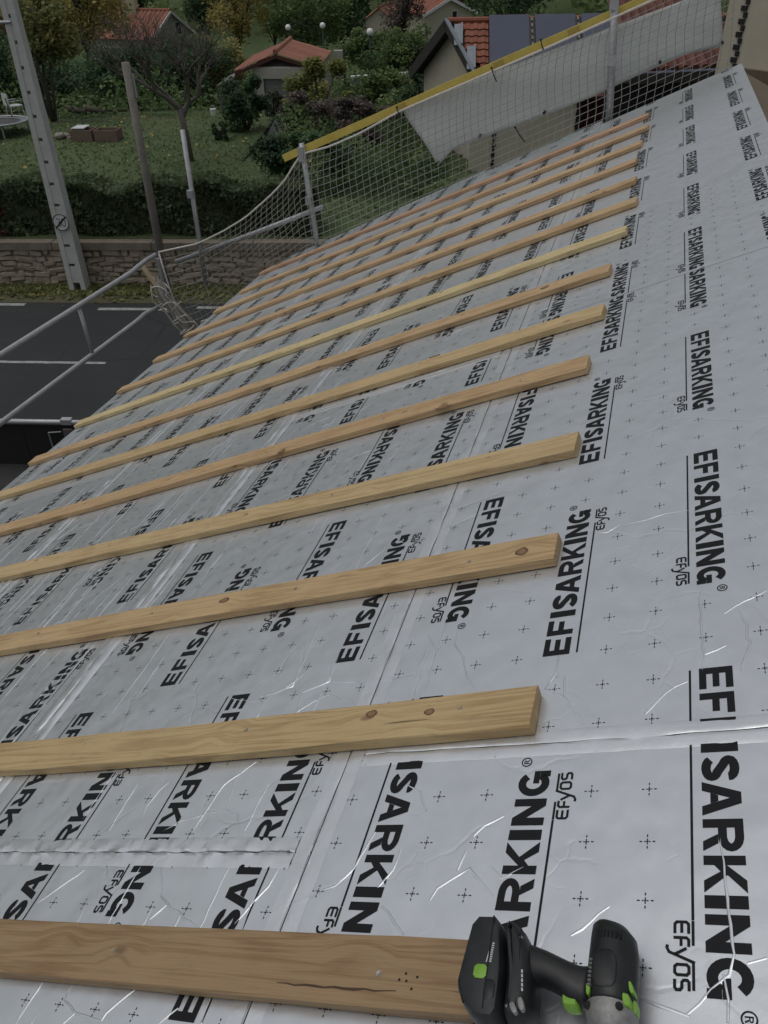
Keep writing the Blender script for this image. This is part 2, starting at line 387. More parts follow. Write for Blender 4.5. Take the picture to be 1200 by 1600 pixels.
# ------------------------------------------------------------------ leaves and trees
def leaf_mesh(name, P, size, m, parent=None, tint=None, flat=.9, **kw):
    """one mesh of many small leaf faces"""
    P = np.asarray(P, float); n = len(P)
    up = nrs.normal(size=(n, 3)) * .6; up[:, 2] += flat; up /= np.linalg.norm(up, axis=1)[:, None]
    a = nrs.normal(size=(n, 3)); a -= up * (a * up).sum(1)[:, None]; a /= np.linalg.norm(a, axis=1)[:, None]
    b = np.cross(up, a)
    sz = size * nrs.uniform(.6, 1.35, n)[:, None]
    org = wl(parent) if parent is not None else np.array(kw.get('origin', (P[:, 0].mean(), P[:, 1].mean(), P[:, 2].min())))
    V = np.empty((n, 4, 3)); q = P - org
    V[:, 0] = q - a * sz * .5; V[:, 1] = q + b * sz * .34; V[:, 2] = q + a * sz * .5; V[:, 3] = q - b * sz * .34
    me = bpy.data.meshes.new(name)
    me.vertices.add(4 * n); me.vertices.foreach_set('co', V.ravel())
    me.loops.add(4 * n); me.loops.foreach_set('vertex_index', np.arange(4 * n, dtype=np.int32))
    me.polygons.add(n); me.polygons.foreach_set('loop_start', np.arange(0, 4 * n, 4, dtype=np.int32))
    me.polygons.foreach_set('loop_total', np.full(n, 4, np.int32))
    me.update(calc_edges=True); me.validate()
    at_ = me.attributes.new('tint', 'FLOAT', 'POINT')
    tv = nrs.rand(n) if tint is None else np.clip(tint + nrs.normal(0, .16, n), 0, 1)
    at_.data.foreach_set('value', np.repeat(tv, 4).astype(np.float32))
    me.materials.append(m)
    o = bpy.data.objects.new(name, me); COL.objects.link(o)
    if parent is not None: o.parent = parent
    else: o.location = tuple(org)
    WLOC[o.name] = tuple(org)
    set_props(o, kw.get('label'), kw.get('cat'), kw.get('group'), kw.get('kind'))
    return o
def clump_points(center, rad, nblob, nleaf, low=-.6):
    """leaf positions in uneven clumps filling an ellipsoid; returns points, per-leaf tint, blob centres"""
    c = np.array(center); rad = np.array(rad); bl = []
    while len(bl) < nblob:
        p = nrs.uniform(-1, 1, 3)
        r = np.linalg.norm(p)
        if .35 < r < 1 and p[2] > low: bl.append(p * (.72 + .2 * nrs.rand()))
    bl = np.array(bl); wts = nrs.uniform(.4, 1.5, nblob); wts /= wts.sum()
    idx = nrs.choice(nblob, nleaf, p=wts)
    d = nrs.normal(size=(nleaf, 3)); d /= np.linalg.norm(d, axis=1)[:, None]
    rr = nrs.uniform(.2, 1, nleaf) ** .5 * nrs.uniform(.75, 1.2, nleaf)
    br = nrs.uniform(.2, .36, nblob)[idx]
    P = c + (bl[idx] + d * (rr * br)[:, None]) * rad
    tb = nrs.uniform(.2, .8, nblob)[idx]
    return P, tb, c + bl * rad
def tree(name, label, base, h, rad, trunk_r, m, nleaf, leaf, group=None, cat='tree', stems=1, bark=None, crown_z=None, nblob=26, lean=(0, 0), low=-.6):
    base = np.array(base, float); bark = bark or BARK
    t = thing(name, base, label, cat, group)
    cz = crown_z if crown_z is not None else h - rad[2]
    c = base + np.array([lean[0], lean[1], cz])
    P, tb, bl = clump_points(c, rad, nblob, int(nleaf * .7), low)
    mb = MB()
    for k in range(stems):
        a = 2 * PI * k / max(1, stems) + .4; sp = 0 if stems == 1 else .28
        b0 = base + np.array([math.cos(a), math.sin(a), 0]) * sp * .25 - UP * .1
        top = c + np.array([math.cos(a) * sp * rad[0], math.sin(a) * sp * rad[1], rad[2] * .15])
        midp = (b0 * .55 + top * .45) + np.array([nrs.uniform(-.1, .1), nrs.uniform(-.1, .1), 0]) * h * .06
        mb.tube([b0, midp, top], [trunk_r, trunk_r * .75, trunk_r * .35], 7)
        for p in bl[k::stems]:
            j = midp + (top - midp) * nrs.rand() * .8
            q = (j + p) / 2 + nrs.uniform(-.15, .15, 3) * rad * .4
            mb.tube([j, q, p], [trunk_r * .34, trunk_r * .22, trunk_r * .08], 5)
    build('trunk', mb, bark, t, smooth=True)
    leaf_mesh('crown', P, leaf, m, t, tb)
    return t
def bush(name, label, base, rad, m, nleaf, leaf, group=None, cat='shrub', nblob=14):
    base = np.array(base, float); t = thing(name, base, label, cat, group)
    P, tb, bl = clump_points(base + UP * rad[2] * .85, rad, nblob, nleaf, -.85)
    P[:, 2] = np.maximum(P[:, 2], base[2] + .02)
    mb = MB()
    for p in bl: mb.tube([base - UP * .05, (base + p) / 2 + UP * .05, p], [.03, .022, .008], 5)
    build('stem', mb, BARK, t, smooth=True); leaf_mesh('foliage', P, leaf, m, t, tb); return t
def bare_tree(name, label, base, h, r0, spread, seed, m=BARKG, cat='tree', twigs=5, lean=(0, 0), first=.28, group=None):
    rr = np.random.RandomState(seed); base = np.array(base, float); t = thing(name, base, label, cat, group)
    tr, cr = MB(), MB()
    def grow(p, d, L, r, lev):
        d = d / np.linalg.norm(d); q = p + d * L * .5 + rr.normal(0, .05, 3) * L; e = p + d * L + rr.normal(0, .07, 3) * L
        (tr if lev == 0 else cr).tube([p, q, e], [r, r * .85, r * .68], 8 if lev == 0 else (5 if lev < 3 else 3), lev == 0)
        if lev >= twigs: return
        n = 4 if lev == 0 else (3 if lev < 4 else 3)
        for k in range(n):
            nd = d * (.55 if lev else .35) + rr.normal(0, 1, 3) * np.array([1, 1, .55]) * spread + np.array([0, 0, .34])
            st = e if k < 2 else p + (e - p) * rr.uniform(.45, .95)
            grow(st, nd, L * rr.uniform(.62, .86), r * rr.uniform(.5, .66), lev + 1)
    grow(base - UP * .1, np.array([lean[0], lean[1], 1.]), h * first, r0, 0)
    build('trunk', tr, m, t, smooth=True); build('branches', cr, m, t, smooth=True, fixn=False)
    return t

# ------------------------------------------------------------------ stone wall, hedge, verge grass
wall = thing('stone_wall', ST(-8, TW, ZG), 'long low field stone wall with a concrete coping across the road below the hedge', 'wall')
mb = MB(); mb.obox(np.array(ST(-10, TW + .33, ZG + .48)), E1 * 30, E2 * .25, UP * .47); build('mortar_core', mb, MORTAR, wall)
mb = MB()
for i in range(24):
    s = -39.9 + i * 2.5
    mb.obox(np.array(ST(s + 1.25, TW + .28, ZG + 1.03 + nrs.uniform(-.006, .006))), E1 * 1.24, E2 * .36, UP * .09)
build('coping', mb, mottled('stained_coping', (.15, .125, .095), (.25, .215, .175), 2, .9, .5, .02), wall)
stone_meshes = []
for k in range(8):
    bm = bmesh.new(); bmesh.ops.create_cube(bm, size=1)
    bmesh.ops.bevel(bm, geom=bm.edges[:], offset=.14, segments=1, affect='EDGES')
    for v in bm.verts: v.co += Vector(nrs.uniform(-.10, .10, 3))
    me = bpy.data.meshes.new('stone'); bm.to_mesh(me); bm.free(); me.materials.append(STONE); stone_meshes.append(me)
z = ZG + .01; row = 0; ncount = 0
rotz = math.radians(13)
while z < ZG + .90:
    hh = nrs.uniform(.08, .2); hh = min(hh, ZG + .935 - z); s = -14.0 + nrs.rand() * .2
    while s < -4.2:
        L = nrs.uniform(.12, .55)
        if ncount < 298:
            o = bpy.data.objects.new('stone', stone_meshes[nrs.randint(8)]); COL.objects.link(o); o.parent = wall
            p = np.array(ST(s + L / 2, TW + .08 + nrs.uniform(-.015, .02), z + hh / 2 + nrs.uniform(-.03, .03))) - wl(wall)
            o.location = tuple(p); o.rotation_euler = (nrs.uniform(-.15, .15), nrs.uniform(-.2, .2), rotz + nrs.uniform(-.12, .12))
            o.scale = (L * nrs.uniform(.82, 1.), .17, hh * nrs.uniform(.6, 1.1)); ncount += 1
        s += L
    z += hh
# hedge
hp = []
n = 26000
s = np.where(nrs.rand(n) < .8, nrs.uniform(-15, -3.3, n), nrs.uniform(-30, -15, n)); wob = .13 * np.sin(s * 1.7) + .1 * np.sin(s * 4.1 + 1)
side = nrs.rand(n)
face = side < .5
t = np.where(face, TW + .42 + .22 * nrs.rand(n) ** 2, TW + .42 + 1.0 * nrs.rand(n)); zz = np.where(face, nrs.uniform(-4.95, -3.5, n), -3.58 - .28 * nrs.rand(n) ** 1.5)
zz = zz + wob * (zz > -4.3) * .7; t = t + .12 * np.sin(s * 2.6 + zz * 5)
P = np.outer(s, E1) + np.outer(t, E2) + np.outer(zz, UP)
hedge = thing('laurel_hedge', ST(-12, TW + .9, -4.9), 'long clipped dark green hedge growing on top of the stone wall', 'hedge')
leaf_mesh('foliage', P, .13, leaf_mat('laurel_leaves', [(0, (.07, .10, .05)), (.5, (.11, .15, .075)), (1, (.15, .19, .095))]), hedge, .45 + .25 * np.sin(s * 3.1) * np.cos(zz * 6), .3)
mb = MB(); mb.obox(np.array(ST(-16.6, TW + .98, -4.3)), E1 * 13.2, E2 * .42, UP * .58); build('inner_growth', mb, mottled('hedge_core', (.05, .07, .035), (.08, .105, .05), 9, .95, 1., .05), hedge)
mb = MB()
for i in range(40):
    mb = MB(); p = np.array(ST(-29 + i * .65, TW + .95 + nrs.uniform(-.2, .2), -4.9)); mb.tube([p, p + UP * .7], .03, 5); build('stem', mb, BARK, hedge)
bush('photinia_shrub', 'small russet leaved shrub growing against the hedge at the left end of the wall', ST(-11.5, TW + .55, -4.85), (.45, .4, .55), L_RED, 1500, .11)
# rough grass along the verge and on the lawn
n = 9000; s = nrs.uniform(-16, 2, n); t = TW - .02 - np.abs(nrs.normal(0, .35, n)); t = np.minimum(t, TW - .02); P = np.outer(s, E1) + np.outer(t, E2) + np.outer(np.full(n, ZG + .05), UP)
leaf_mesh('verge_grass', P, .13, L_OLV, None, nrs.uniform(.0, .55, n), .8, kind='stuff', label='rough dry grass along the foot of the stone wall')
n = 36000; s = nrs.uniform(-28, 4, n); t = TW + 1.6 + 15 * nrs.rand(n) ** 1.15
zz = np.array([zt(a) for a in t]) + .035
patch = .5 + .28 * np.sin(s * .55 + 1) * np.cos(t * .6) + .2 * np.sin(s * 1.7 + t * 1.3)
P = np.outer(s, E1) + np.outer(t, E2) + np.outer(zz, UP)
leaf_mesh('grass', P, .09, L_GRS, None, patch, 1.2, kind='stuff', label='green autumn lawn of the garden across the road')
n = 350; s = nrs.uniform(-24, 0, n); t = TW + 6 + 8 * nrs.rand(n); P = np.outer(s, E1) + np.outer(t, E2) + np.outer(np.array([zt(a) for a in t]) + .06, UP)
leaf_mesh('fallen_leaves', P, .13, L_YEL, None, nrs.uniform(.4, 1, n), 1.5, kind='stuff', label='scattered yellow leaves fallen on the lawn')

# ------------------------------------------------------------------ poles, sign
pb = np.array(ST(-9.34, 17.6, ZG))
pole = thing('utility_pole', pb, 'tall grey concrete utility pole with step slots in front of the stone wall', 'pole')
HP = 8.6
def pw(z): return .21 - .011 * z
for sg in (-1, 1):
    mb = MB()
    mb.rings([[tuple(pb + E1 * (sg * (pw(z) - .06) + a * .06) + E2 * b * (pw(z) * .8) + UP * z) for a, b in ((-1, -1), (1, -1), (1, 1), (-1, 1))] for z in (-.1, HP)])
    build('side_rail', mb, CONC, pole)
z = .25
while z < HP - .3:
    mb = MB(); a0, a1 = z, z + .40
    mb.rings([[tuple(pb + E1 * a * (pw(q) - .12) + E2 * b * (pw(q) * .8 - .012) + UP * q) for a, b in ((-1, -1), (1, -1), (1, 1), (-1, 1))] for q in (a0, a1)])
    build('web_block', mb, CONC, pole); z += .47
mb = MB(); zc = 5.75; q = pb + UP * zc - E2 * (pw(zc) * .8)
mb.tube([q, q - E1 * .35, q - E1 * .55 - UP * .02], .035, 6); build('bracket', mb, STEEL, pole)
mb = MB(); q = pb + UP * 7.35; mb.obox(q, E1 * .5, E2 * .04, UP * .04); build('cross_arm', mb, STEEL, pole)
# round end-of-30 sign strapped to the pole
sp_ = pb + UP * 1.72 - E2 * (pw(1.7) * .8 + .05) + E1 * .02
sign = thing('speed_sign', sp_, 'small round white sign with a slashed 30 strapped to the concrete pole', 'sign')
def disc(mb, c, r, ax, ay, n=28, d=0., th=.004):
    c = np.array(c); nn = np.cross(ax, ay)
    mb.rings([[tuple(c + nn * q + (ax * math.cos(2 * PI * i / n) + ay * math.sin(2 * PI * i / n)) * r) for i in range(n)] for q in (d - th, d)])
FN = -E2
mb = MB(); disc(mb, sp_, .20, E1, UP, d=.0, th=.006); build('disc', mb, mat('sign_white', (.62, .62, .6), .45), sign)
def strip2d(path, wd, closed=False):
    """quad strip of constant width along a 2-D path (mitred)"""
    P = [np.array(p, float) for p in path]; n = len(P); L, Rr = [], []
    for i in range(n):
        if closed: a, b = P[i - 1], P[(i + 1) % n]
        else: a, b = P[max(i - 1, 0)], P[min(i + 1, n - 1)]
        d1 = P[i] - a if (i or closed) else b - P[i]; d2 = b - P[i] if (i < n - 1 or closed) else P[i] - a
        d1 = d1 / (np.linalg.norm(d1) + 1e-9); d2 = d2 / (np.linalg.norm(d2) + 1e-9)
        n1 = np.array([-d1[1], d1[0]]); n2 = np.array([-d2[1], d2[0]]); m = n1 + n2; m /= np.linalg.norm(m) + 1e-9
        k = wd / 2 / max(.5, float(m @ n1))
        L.append(P[i] + m * k); Rr.append(P[i] - m * k)
    qs = []
    for i in range(n if closed else n - 1):
        j = (i + 1) % n; qs.append([tuple(L[i]), tuple(Rr[i]), tuple(Rr[j]), tuple(L[j])])
    return qs
def arc(cx, cy, rx, ry, a0, a1, n=10):
    return [(cx + rx * math.cos(math.radians(a0 + (a1 - a0) * i / n)), cy + ry * math.sin(math.radians(a0 + (a1 - a0) * i / n))) for i in range(n + 1)]
mb = MB()
def on_disc(qs, lift):
    for q in qs: mb.add([sp_ + E1 * x + UP * y + FN * lift for x, y in q], [tuple(range(len(q)))])
on_disc(strip2d(arc(-.06, .045, .045, .045, 150, -80, 8) + arc(-.06, -.045, .05, .045, 80, -150, 8), .022), .004)
on_disc(strip2d(arc(.065, 0, .045, .09, 0, 342, 18), .022, True), .004)
build('number', mb, mat('sign_grey', (.16, .16, .16), .5), sign, fixn=False)
mb = MB()
on_disc(strip2d([(-.15, -.13), (.15, .13)], .03), .008)
on_disc(strip2d(arc(0, 0, .185, .185, 0, 349, 30), .018, True), .008)
build('slash', mb, INK, sign, fixn=False)
mb = MB(); mb.obox(pb + UP * 1.72 - E2 * (pw(1.72) * .8 + .022), E1 * .19, E2 * .02, UP * .02); build('strap', mb, STEEL, sign)
# weathered wooden pole on the verge
p0 = at(259, 473, 19.0); p0[2] = ZG; p0 = np.array(ST(float(p0 @ E1), 16.98, ZG))
# height from the picture
wp = thing('wooden_pole', p0, 'dark weathered timber pole standing on the verge between the concrete pole and the net', 'pole')
mb = MB(); mb.tube([p0 - UP * .1, p0 + UP * 2.6, p0 + UP * 5.05], [.10, .09, .085], 10); build('shaft', mb, mottled('weathered_pole', (.15, .14, .12), (.24, .22, .19), 4, .9, .5, .01), wp, smooth=True)
mb = MB(); mb.tube([p0 + E1 * .11 + UP * 4.4, p0 + E1 * .11 + UP * 4.85], .025, 6); build('conduit', mb, STEEL, wp)

# ------------------------------------------------------------------ garden things
def planter(px, py, dep, L, label):
    b = on_ground(px, py, dep); t = thing('raised_bed', b, label, 'planter', 'brick red raised beds on the lawn')
    m_ = mottled('planter_board', (.15, .10, .075), (.21, .145, .11), 7, .85, .3)
    for sg in (-1, 1):
        mb = MB(); mb.obox(b + E2 * sg * .28 + UP * .16, E1 * L / 2, E2 * .02, UP * .18); build('side_board', mb, m_, t)
        mb = MB(); mb.obox(b + E1 * sg * (L / 2 - .02) + UP * .16, E1 * .018, E2 * .258, UP * .175); build('end_board', mb, m_, t)
    mb = MB(); mb.obox(b + UP * .13, E1 * (L / 2 - .045), E2 * .255, UP * .13); build('soil', mb, mottled('soil', (.05, .04, .03), (.09, .07, .05), 20, .95, 1., .03), t)
    return t
planter(180, 262, 27.6, .78, 'reddish board raised bed with bare soil, the right one of the two on the lawn')
planter(143, 261, 27.7, .74, 'reddish board raised bed next to the rubble, with a white board laid across it')
b = on_ground(137, 249, 27.7)
mb = MB(); mb.obox(b + UP * .36, E1 * .22, E2 * .3, UP * .012); build('white_board', mb, WHITEP, None, 'small white board lying across the left raised bed', 'board')
for i, (x, y, r, lab) in enumerate(((104, 258, .16, 'rounded pale rubble stone beside the raised bed on the lawn'), (112, 246, .12, 'small tan rubble stone on top of the rubble by the bed'), (68, 262, .11, 'white stone lying in the grass nearest the concrete pole'), (120, 264, .07, 'tiny white stone in front of the raised bed'))):
    b = on_ground(x, y, 27.8); bm_ = MB(); bm_.sphere(b + UP * r * .6, r, 9, 6, (1.2, 1, .7))
    bm_.v = [tuple(np.array(p) + nrs.uniform(-.02, .02, 3)) for p in bm_.v]
    build('rubble_stone', bm_, mottled('pale_stone%d' % i, (.22, .20, .17), (.36, .33, .28), 8, .9, .5), None, lab, 'stone', 'stones on the lawn', smooth=True)
# trampoline
b = on_ground(16, 250, 28.5); tp = thing('trampoline', b, 'low round grey trampoline standing on the lawn at the edge of the garden', 'trampoline')
n = 28; ring = lambda r, z: [b + E1 * r * math.cos(2 * PI * i / n) + E2 * r * math.sin(2 * PI * i / n) + UP * z for i in range(n)]
mb = MB(); pr_ = ring(.95, .42); mb.tube(pr_ + [pr_[0]], .035, 6, False); build('rim', mb, STEEL, tp, smooth=True)
mb = MB(); mb.rings([ring(.93, .40), ring(.70, .405), ring(.70, .395), ring(.93, .39)], False); build('pad', mb, mottled('pad', (.16, .17, .19), (.22, .23, .25), 6), tp)
mb = MB(); mb.add(ring(.70, .385), [tuple(range(n))]); build('mat', mb, DKSTEEL, tp, fixn=False)
for k in range(4):
    a = 2 * PI * k / 4 + .5; q = b + (E1 * math.cos(a) + E2 * math.sin(a)) * .9; mb = MB(); mb.tube([q + UP * .42, q - UP * .02], .025, 6); build('leg', mb, STEEL, tp)
# white garden chair & table
def chair(px, py, dep, rz, label):
    b = on_ground(px, py, dep); t = thing('garden_chair', b, label, 'chair'); ax = E1 * math.cos(rz) + E2 * math.sin(rz); ay = -E1 * math.sin(rz) + E2 * math.cos(rz)
    mb = MB(); mb.obox(b + UP * .43, ax * .26, ay * .26, UP * .02); build('seat', mb, WHITEP, t)
    mb = MB(); mb.obox(b + UP * .68 + ay * .27, ax * .26, ay * .018 + UP * .004, UP * .22); build('backrest', mb, WHITEP, t)
    for i in (-1, 1):
        mb = MB(); mb.obox(b + UP * .62 + ax * i * .27, ax * .02, ay * .24, UP * .015); build('armrest', mb, WHITEP, t)
        for j in (-1, 1):
            mb = MB(); mb.tube([b + ax * i * .23 + ay * j * .22 + UP * .42, b + ax * i * .27 + ay * j * .26], .018, 6); build('leg', mb, WHITEP, t)
    return t
chair(27, 186, 32, 2.4, 'white plastic garden chair standing at the left edge of the lawn')
b = on_ground(334, 181, 31); bk_ = thing('garden_bucket', b, 'small white bucket on the grass beside the garage under the bare tree', 'bucket')
mb = MB(); mb.tube([b, b + UP * .26], [.10, .13], 12); build('body', mb, WHITEP, bk_, smooth='auto')
mb = MB(); mb.tube([b + UP * .25 + E1 * .13, b + UP * .36 + E1 * .07, b + UP * .36 - E1 * .07, b + UP * .25 - E1 * .13], .008, 5); build('handle', mb, STEEL, bk_)
# tipped garden bench / logs at the lawn's far side
for i, (x, y, lab) in enumerate(((122, 178, 'dark log lying at the far edge of the lawn, left of the other log'), (150, 175, 'dark log lying at the far edge of the lawn, right of the other log'))):
    b = on_ground(x, y, 32.5); mb = MB(); mb.tube([b - E1 * .4 + UP * .3, b + E1 * .35 + UP * .1], [.12, .1], 8); mb.tube([b - E1 * .1 + UP * .2, b - E1 * .3 + UP * .0], .06, 6)
    build('log', mb, BARK, None, lab, 'log', 'logs on the lawn', smooth=True)
# trellis poles
for i, (x, y, lab) in enumerate(((14, 226, 'thin garden stake leaning on the left side of the lawn'), (34, 228, 'thin dark garden stake beside the leaning stake'))):
    b = on_ground(x, y, 29); mb = MB(); mb.tube([b - UP * .1, b - E1 * (.35 if i == 0 else .15) + UP * 1.0], .022, 5); build('garden_stake', mb, BARKG, None, lab, 'stake', 'garden stakes')

# garden trees and shrubs
GT = 'trees and shrubs in the garden across the road'
tree('autumn_tree', 'multi stemmed tree with olive yellow leaves on the lawn behind the concrete pole', on_ground(90, 214, 30.5), 4.1, (1.75, 1.75, 1.55), .06, L_OLV, 9500, .16, GT, stems=4, crown_z=2.75)
bare_tree('bare_fruit_tree', 'leafless grey fruit tree with a wide twiggy crown on the lawn', on_ground(303, 285, 25.2), 5.4, .12, .56, 5, cat='tree', twigs=6, first=.26, lean=(-.12, .1), group=GT)
bush('dark_shrub', 'dark green shrub growing in front of the garage wall', on_ground(390, 225, 28), (1.1, .9, 1.0), L_DRK, 4200, .12, GT)
bush('small_round_shrub', 'small dark round shrub on the lawn beside the bare tree', on_ground(350, 242, 27), (.36, .36, .34), L_DRK, 900, .09, GT)
bush('lime_shrub', 'yellowish green shrub growing against the garage corner', on_ground(500, 185, 29), (1.5, 1.0, 1.25), L_LIM, 6500, .12, GT)
bush('brown_shrub', 'brownish half bare shrub below the lime green one', on_ground(490, 215, 27), (1.4, .8, .85), L_BRN, 4200, .12, GT)
bush('variegated_shrub', 'pale leaved shrub growing up the garage door', on_ground(425, 170, 29.5), (.55, .5, .55), leaf_mat('pale_leaves', [(0, (.06, .08, .05)), (.5, (.11, .13, .09)), (1, (.19, .21, .16))]), 1500, .10, GT)
bush('border_shrub', 'dense green shrub in the border behind the yellow board', on_ground(600, 170, 29), (1.9, 1.0, 1.15), L_GRN, 7000, .12, GT)
bush('border_shrub', 'dark shrub between the border shrub and the neighbouring house', on_ground(652, 175, 27.5), (1.1, .9, 1.1), L_DRK, 4000, .12, GT)
bush('low_shrub', 'low brown shrub behind the net near the yellow board end', on_ground(560, 235, 25.5), (1.5, .8, .8), L_BRN, 3500, .12, GT)
bush('low_green_shrub', 'low dark green shrub behind the safety net', on_ground(470, 300, 22.5), (1.5, .8, .9), L_DRK, 4200, .12, GT)
bush('clipped_shrub', 'clipped round evergreen beside the lamp with the lowest globe', on_ground(548, 112, 37), (.75, .75, .6), L_DRK, 2600, .10, GT)
bare_tree('bare_shrub_tree', 'small leafless tree with reddish brown twigs in front of the red roofed houses', on_ground(655, 125, 38), 4.2, .09, .6, 21, BARK, twigs=6, first=.22, group=GT)
bare_tree('bare_shrub_tree', 'thin leafless tree right of the white verged house', on_ground(330, 120, 41), 3.6, .08, .6, 33, BARK, twigs=6, first=.22, group=GT)
n = 18000; s = nrs.uniform(-6.3, -.2, n); t = TW + 3.2 + 10.5 * nrs.rand(n)
keep = (s > -6.3 + .9 * np.abs(np.sin(t * .9))) & ~((s < -4.0) & (t < TW + 7.5)); s, t = s[keep], t[keep]; n = len(s)
hb = .55 + .45 * np.sin(s * 1.3 + t * .8) + .35 * np.sin(s * 2.9 - t * 1.7); zz = np.array([zt(a) for a in t]) + np.clip(hb, .08, 1.2) * nrs.rand(n) ** .7
P = np.outer(s, E1) + np.outer(t, E2) + np.outer(zz, UP)
leaf_mesh('shrubbery', P, .12, L_GRN, None, .4 + .35 * np.sin(s * 1.1 - t * 1.4), .7, kind='stuff', label='low tangled shrubbery between the larger shrubs of the garden')
# grey sheet roofed shelter beside the garage
q = on_ground(395, 292, 24.8)
sh = thing('lean_to_shelter', q, 'low lean-to with a sloping dark grey sheet roof standing between the hedge and the shrubs', 'shed')
A_, B_, C_, D_ = at(377, 288, 24.6), at(425, 288, 24.3), at(466, 196, 27.5), at(436, 172, 28)
mb = MB(); nn = np.cross(B_ - A_, D_ - A_); nn /= np.linalg.norm(nn); nn = nn if nn[2] > 0 else -nn
mb.add([A_, B_, C_, D_, A_ - nn * .05, B_ - nn * .05, C_ - nn * .05, D_ - nn * .05], [(0, 1, 2, 3), (7, 6, 5, 4), (0, 4, 5, 1), (1, 5, 6, 2), (2, 6, 7, 3), (3, 7, 4, 0)]); build('sheet_roof', mb, mottled('dark_sheet', (.06, .062, .062), (.095, .095, .095), 3, .75, .3), sh)
mb = MB(); g = lambda p: np.array([p[0], p[1], gz(p)]); e_ = B_ - nn * .06; f_ = C_ - nn * .06
mb.add([e_, f_, g(f_), g(e_), A_ - nn * .06, D_ - nn * .06, g(D_), g(A_)], [(0, 1, 2, 3), (4, 7, 6, 5), (0, 3, 7, 4), (1, 5, 6, 2)]); build('side_board', mb, BROWNB, sh)
# globe lamps
for i, (x, y0, y1, dep, lab) in enumerate(((578, 50, 112, 36, 'globe garden lamp on a dark post, the right one standing on the terrace wall'), (504, 40, 82, 43, 'globe garden lamp on a slim post behind the garage roof ridge'), (450, 43, 70, 44, 'globe garden lamp farthest left, above the garage roof ridge'))):
    top = at(x, y0, dep); bt = at(x, y1 + 4, dep); bt = np.array([top[0], top[1], bt[2] - .6])
    t = thing('globe_lamp', bt, lab, 'lamp post', 'globe lamps in the terraced garden')
    mb = MB(); mb.tube([bt, top - UP * .12], .04, 8); build('post', mb, mottled('lamp_post_green', (.07, .085, .08), (.10, .115, .11), 6), t)
    mb = MB(); mb.sphere(top, .155, 14, 10); build('globe', mb, mat('opal_globe', (.78, .78, .76), .3), t, smooth=True)
    mb = MB(); mb.tube([top - UP * .2, top - UP * .13], [.05, .075], 8); build('collar', mb, DKSTEEL, t)
# terrace wall
a_, b_ = at(548, 122, 34), at(690, 112, 35)
tw_ = thing('terrace_wall', b_, 'low grey terrace wall behind the shrubs below the globe lamp', 'wall')
mb = MB(); mid = (a_ + b_) / 2; mb.obox(mid - UP * .5, (b_ - a_) / 2, E2 * .12, UP * .5); build('masonry', mb, mottled('grey_block', (.14, .13, .12), (.21, .20, .185), 3, .9, .5), tw_)
mb = MB(); mb.obox(mid + UP * .04, (b_ - a_) / 2, E2 * .17, UP * .038); build('coping', mb, CONC, tw_)

# ------------------------------------------------------------------ garage
def corrugated(mb_parent, name, O, along, down, L, W, n, m, r=.06, label=None):
    """tile runs: one half-round strip per run down the slope, each a part"""
    along = np.array(along); down = np.array(down); nn = np.cross(along, down); nn = nn if nn[2] > 0 else -nn
    st = L / n; obs = []
    for i in range(n):
        c0 = O + along * st * (i + .5); mb = MB(); rs = []
        for k in range(5):
            q = c0 + down * W * k / 4 + nn * (.0 if k % 2 else .012)
            rs.append([tuple(q + along * st * .49 * x + nn * r * y) for x, y in ((-1, -.3), (-.75, .35), (-.3, .95), (.3, .95), (.75, .35), (1, -.3), (.6, -.5), (-.6, -.5))])
        mb.rings(rs); obs.append(build(name, mb, m, mb_parent, smooth='auto'))
    return obs
ga, gr, gl = at(430, 85, 33), at(501, 106, 32.6), at(367, 113, 33)
gb = at(454, 64, 36.6)
ax = (gb - ga); Lg = np.linalg.norm(ax); ax /= Lg
gar = thing('garage', np.array([ga[0], ga[1], gz(ga)]), 'small pale garage with a low red tiled roof and grey door beyond the lawn', 'garage')
dR = gr - ga; WR = np.linalg.norm(dR); dR /= WR; dL = gl - ga; WL = np.linalg.norm(dL); dL /= WL
corrugated(gar, 'roof_tile_run', ga + UP * .05, ax, dR, Lg, WR, 14, TILE2, .05)
corrugated(gar, 'roof_tile_run', ga + UP * .05, ax, dL, Lg, WL, 14, TILE2, .05)
mb = MB(); mb.tube([ga + UP * .1 - ax * .02, gb + UP * .1], .10, 8); build('ridge_cap', mb, TILE2, gar)
for d_, W_ in ((dR, WR), (dL, WL)):
    mb = MB(); mb.obox(ga + d_ * W_ / 2 - UP * .07 - ax * .03, d_ * W_ / 2, ax * .02, UP * .07); build('bargeboard', mb, TILE3, gar)
zfl = gz(ga) - .3
fr = lambda p, s: np.array([p[0], p[1], 0]) + ax * s
wl0, wl1 = ga + dL * WL * .62, ga + dR * WR * .93
zt_ = min(wl0[2], wl1[2]) - .05
mb = MB()
for a0, a1, z0, z1 in (((0, .16, zfl, zt_)), (.16, .66, zt_ - .42, zt_), (.66, 1., zfl, zt_)):
    p, q = wl0 + (wl1 - wl0) * a0, wl0 + (wl1 - wl0) * a1
    c = (p + q) / 2; c[2] = (z0 + z1) / 2; hx = (q - p) / 2; hx[2] = 0
    mb.obox(c + ax * .32, hx * .998, ax * .1, UP * ((z1 - z0) / 2))
build('front_wall', mb, RENDER_G, gar)
p, q = wl0 + (wl1 - wl0) * .16, wl0 + (wl1 - wl0) * .66; c = (p + q) / 2; hx = (q - p) / 2; hx[2] = 0
c[2] = (zfl + zt_ - .42) / 2
mb = MB()
for k in range(8):
    zz0 = zfl + (zt_ - .43 - zfl) * k / 8; hz = (zt_ - .43 - zfl) / 16
    cc = c.copy(); cc[2] = zz0 + hz; mb.obox(cc + ax * .36, hx * .97, ax * .02, UP * (hz * .96))
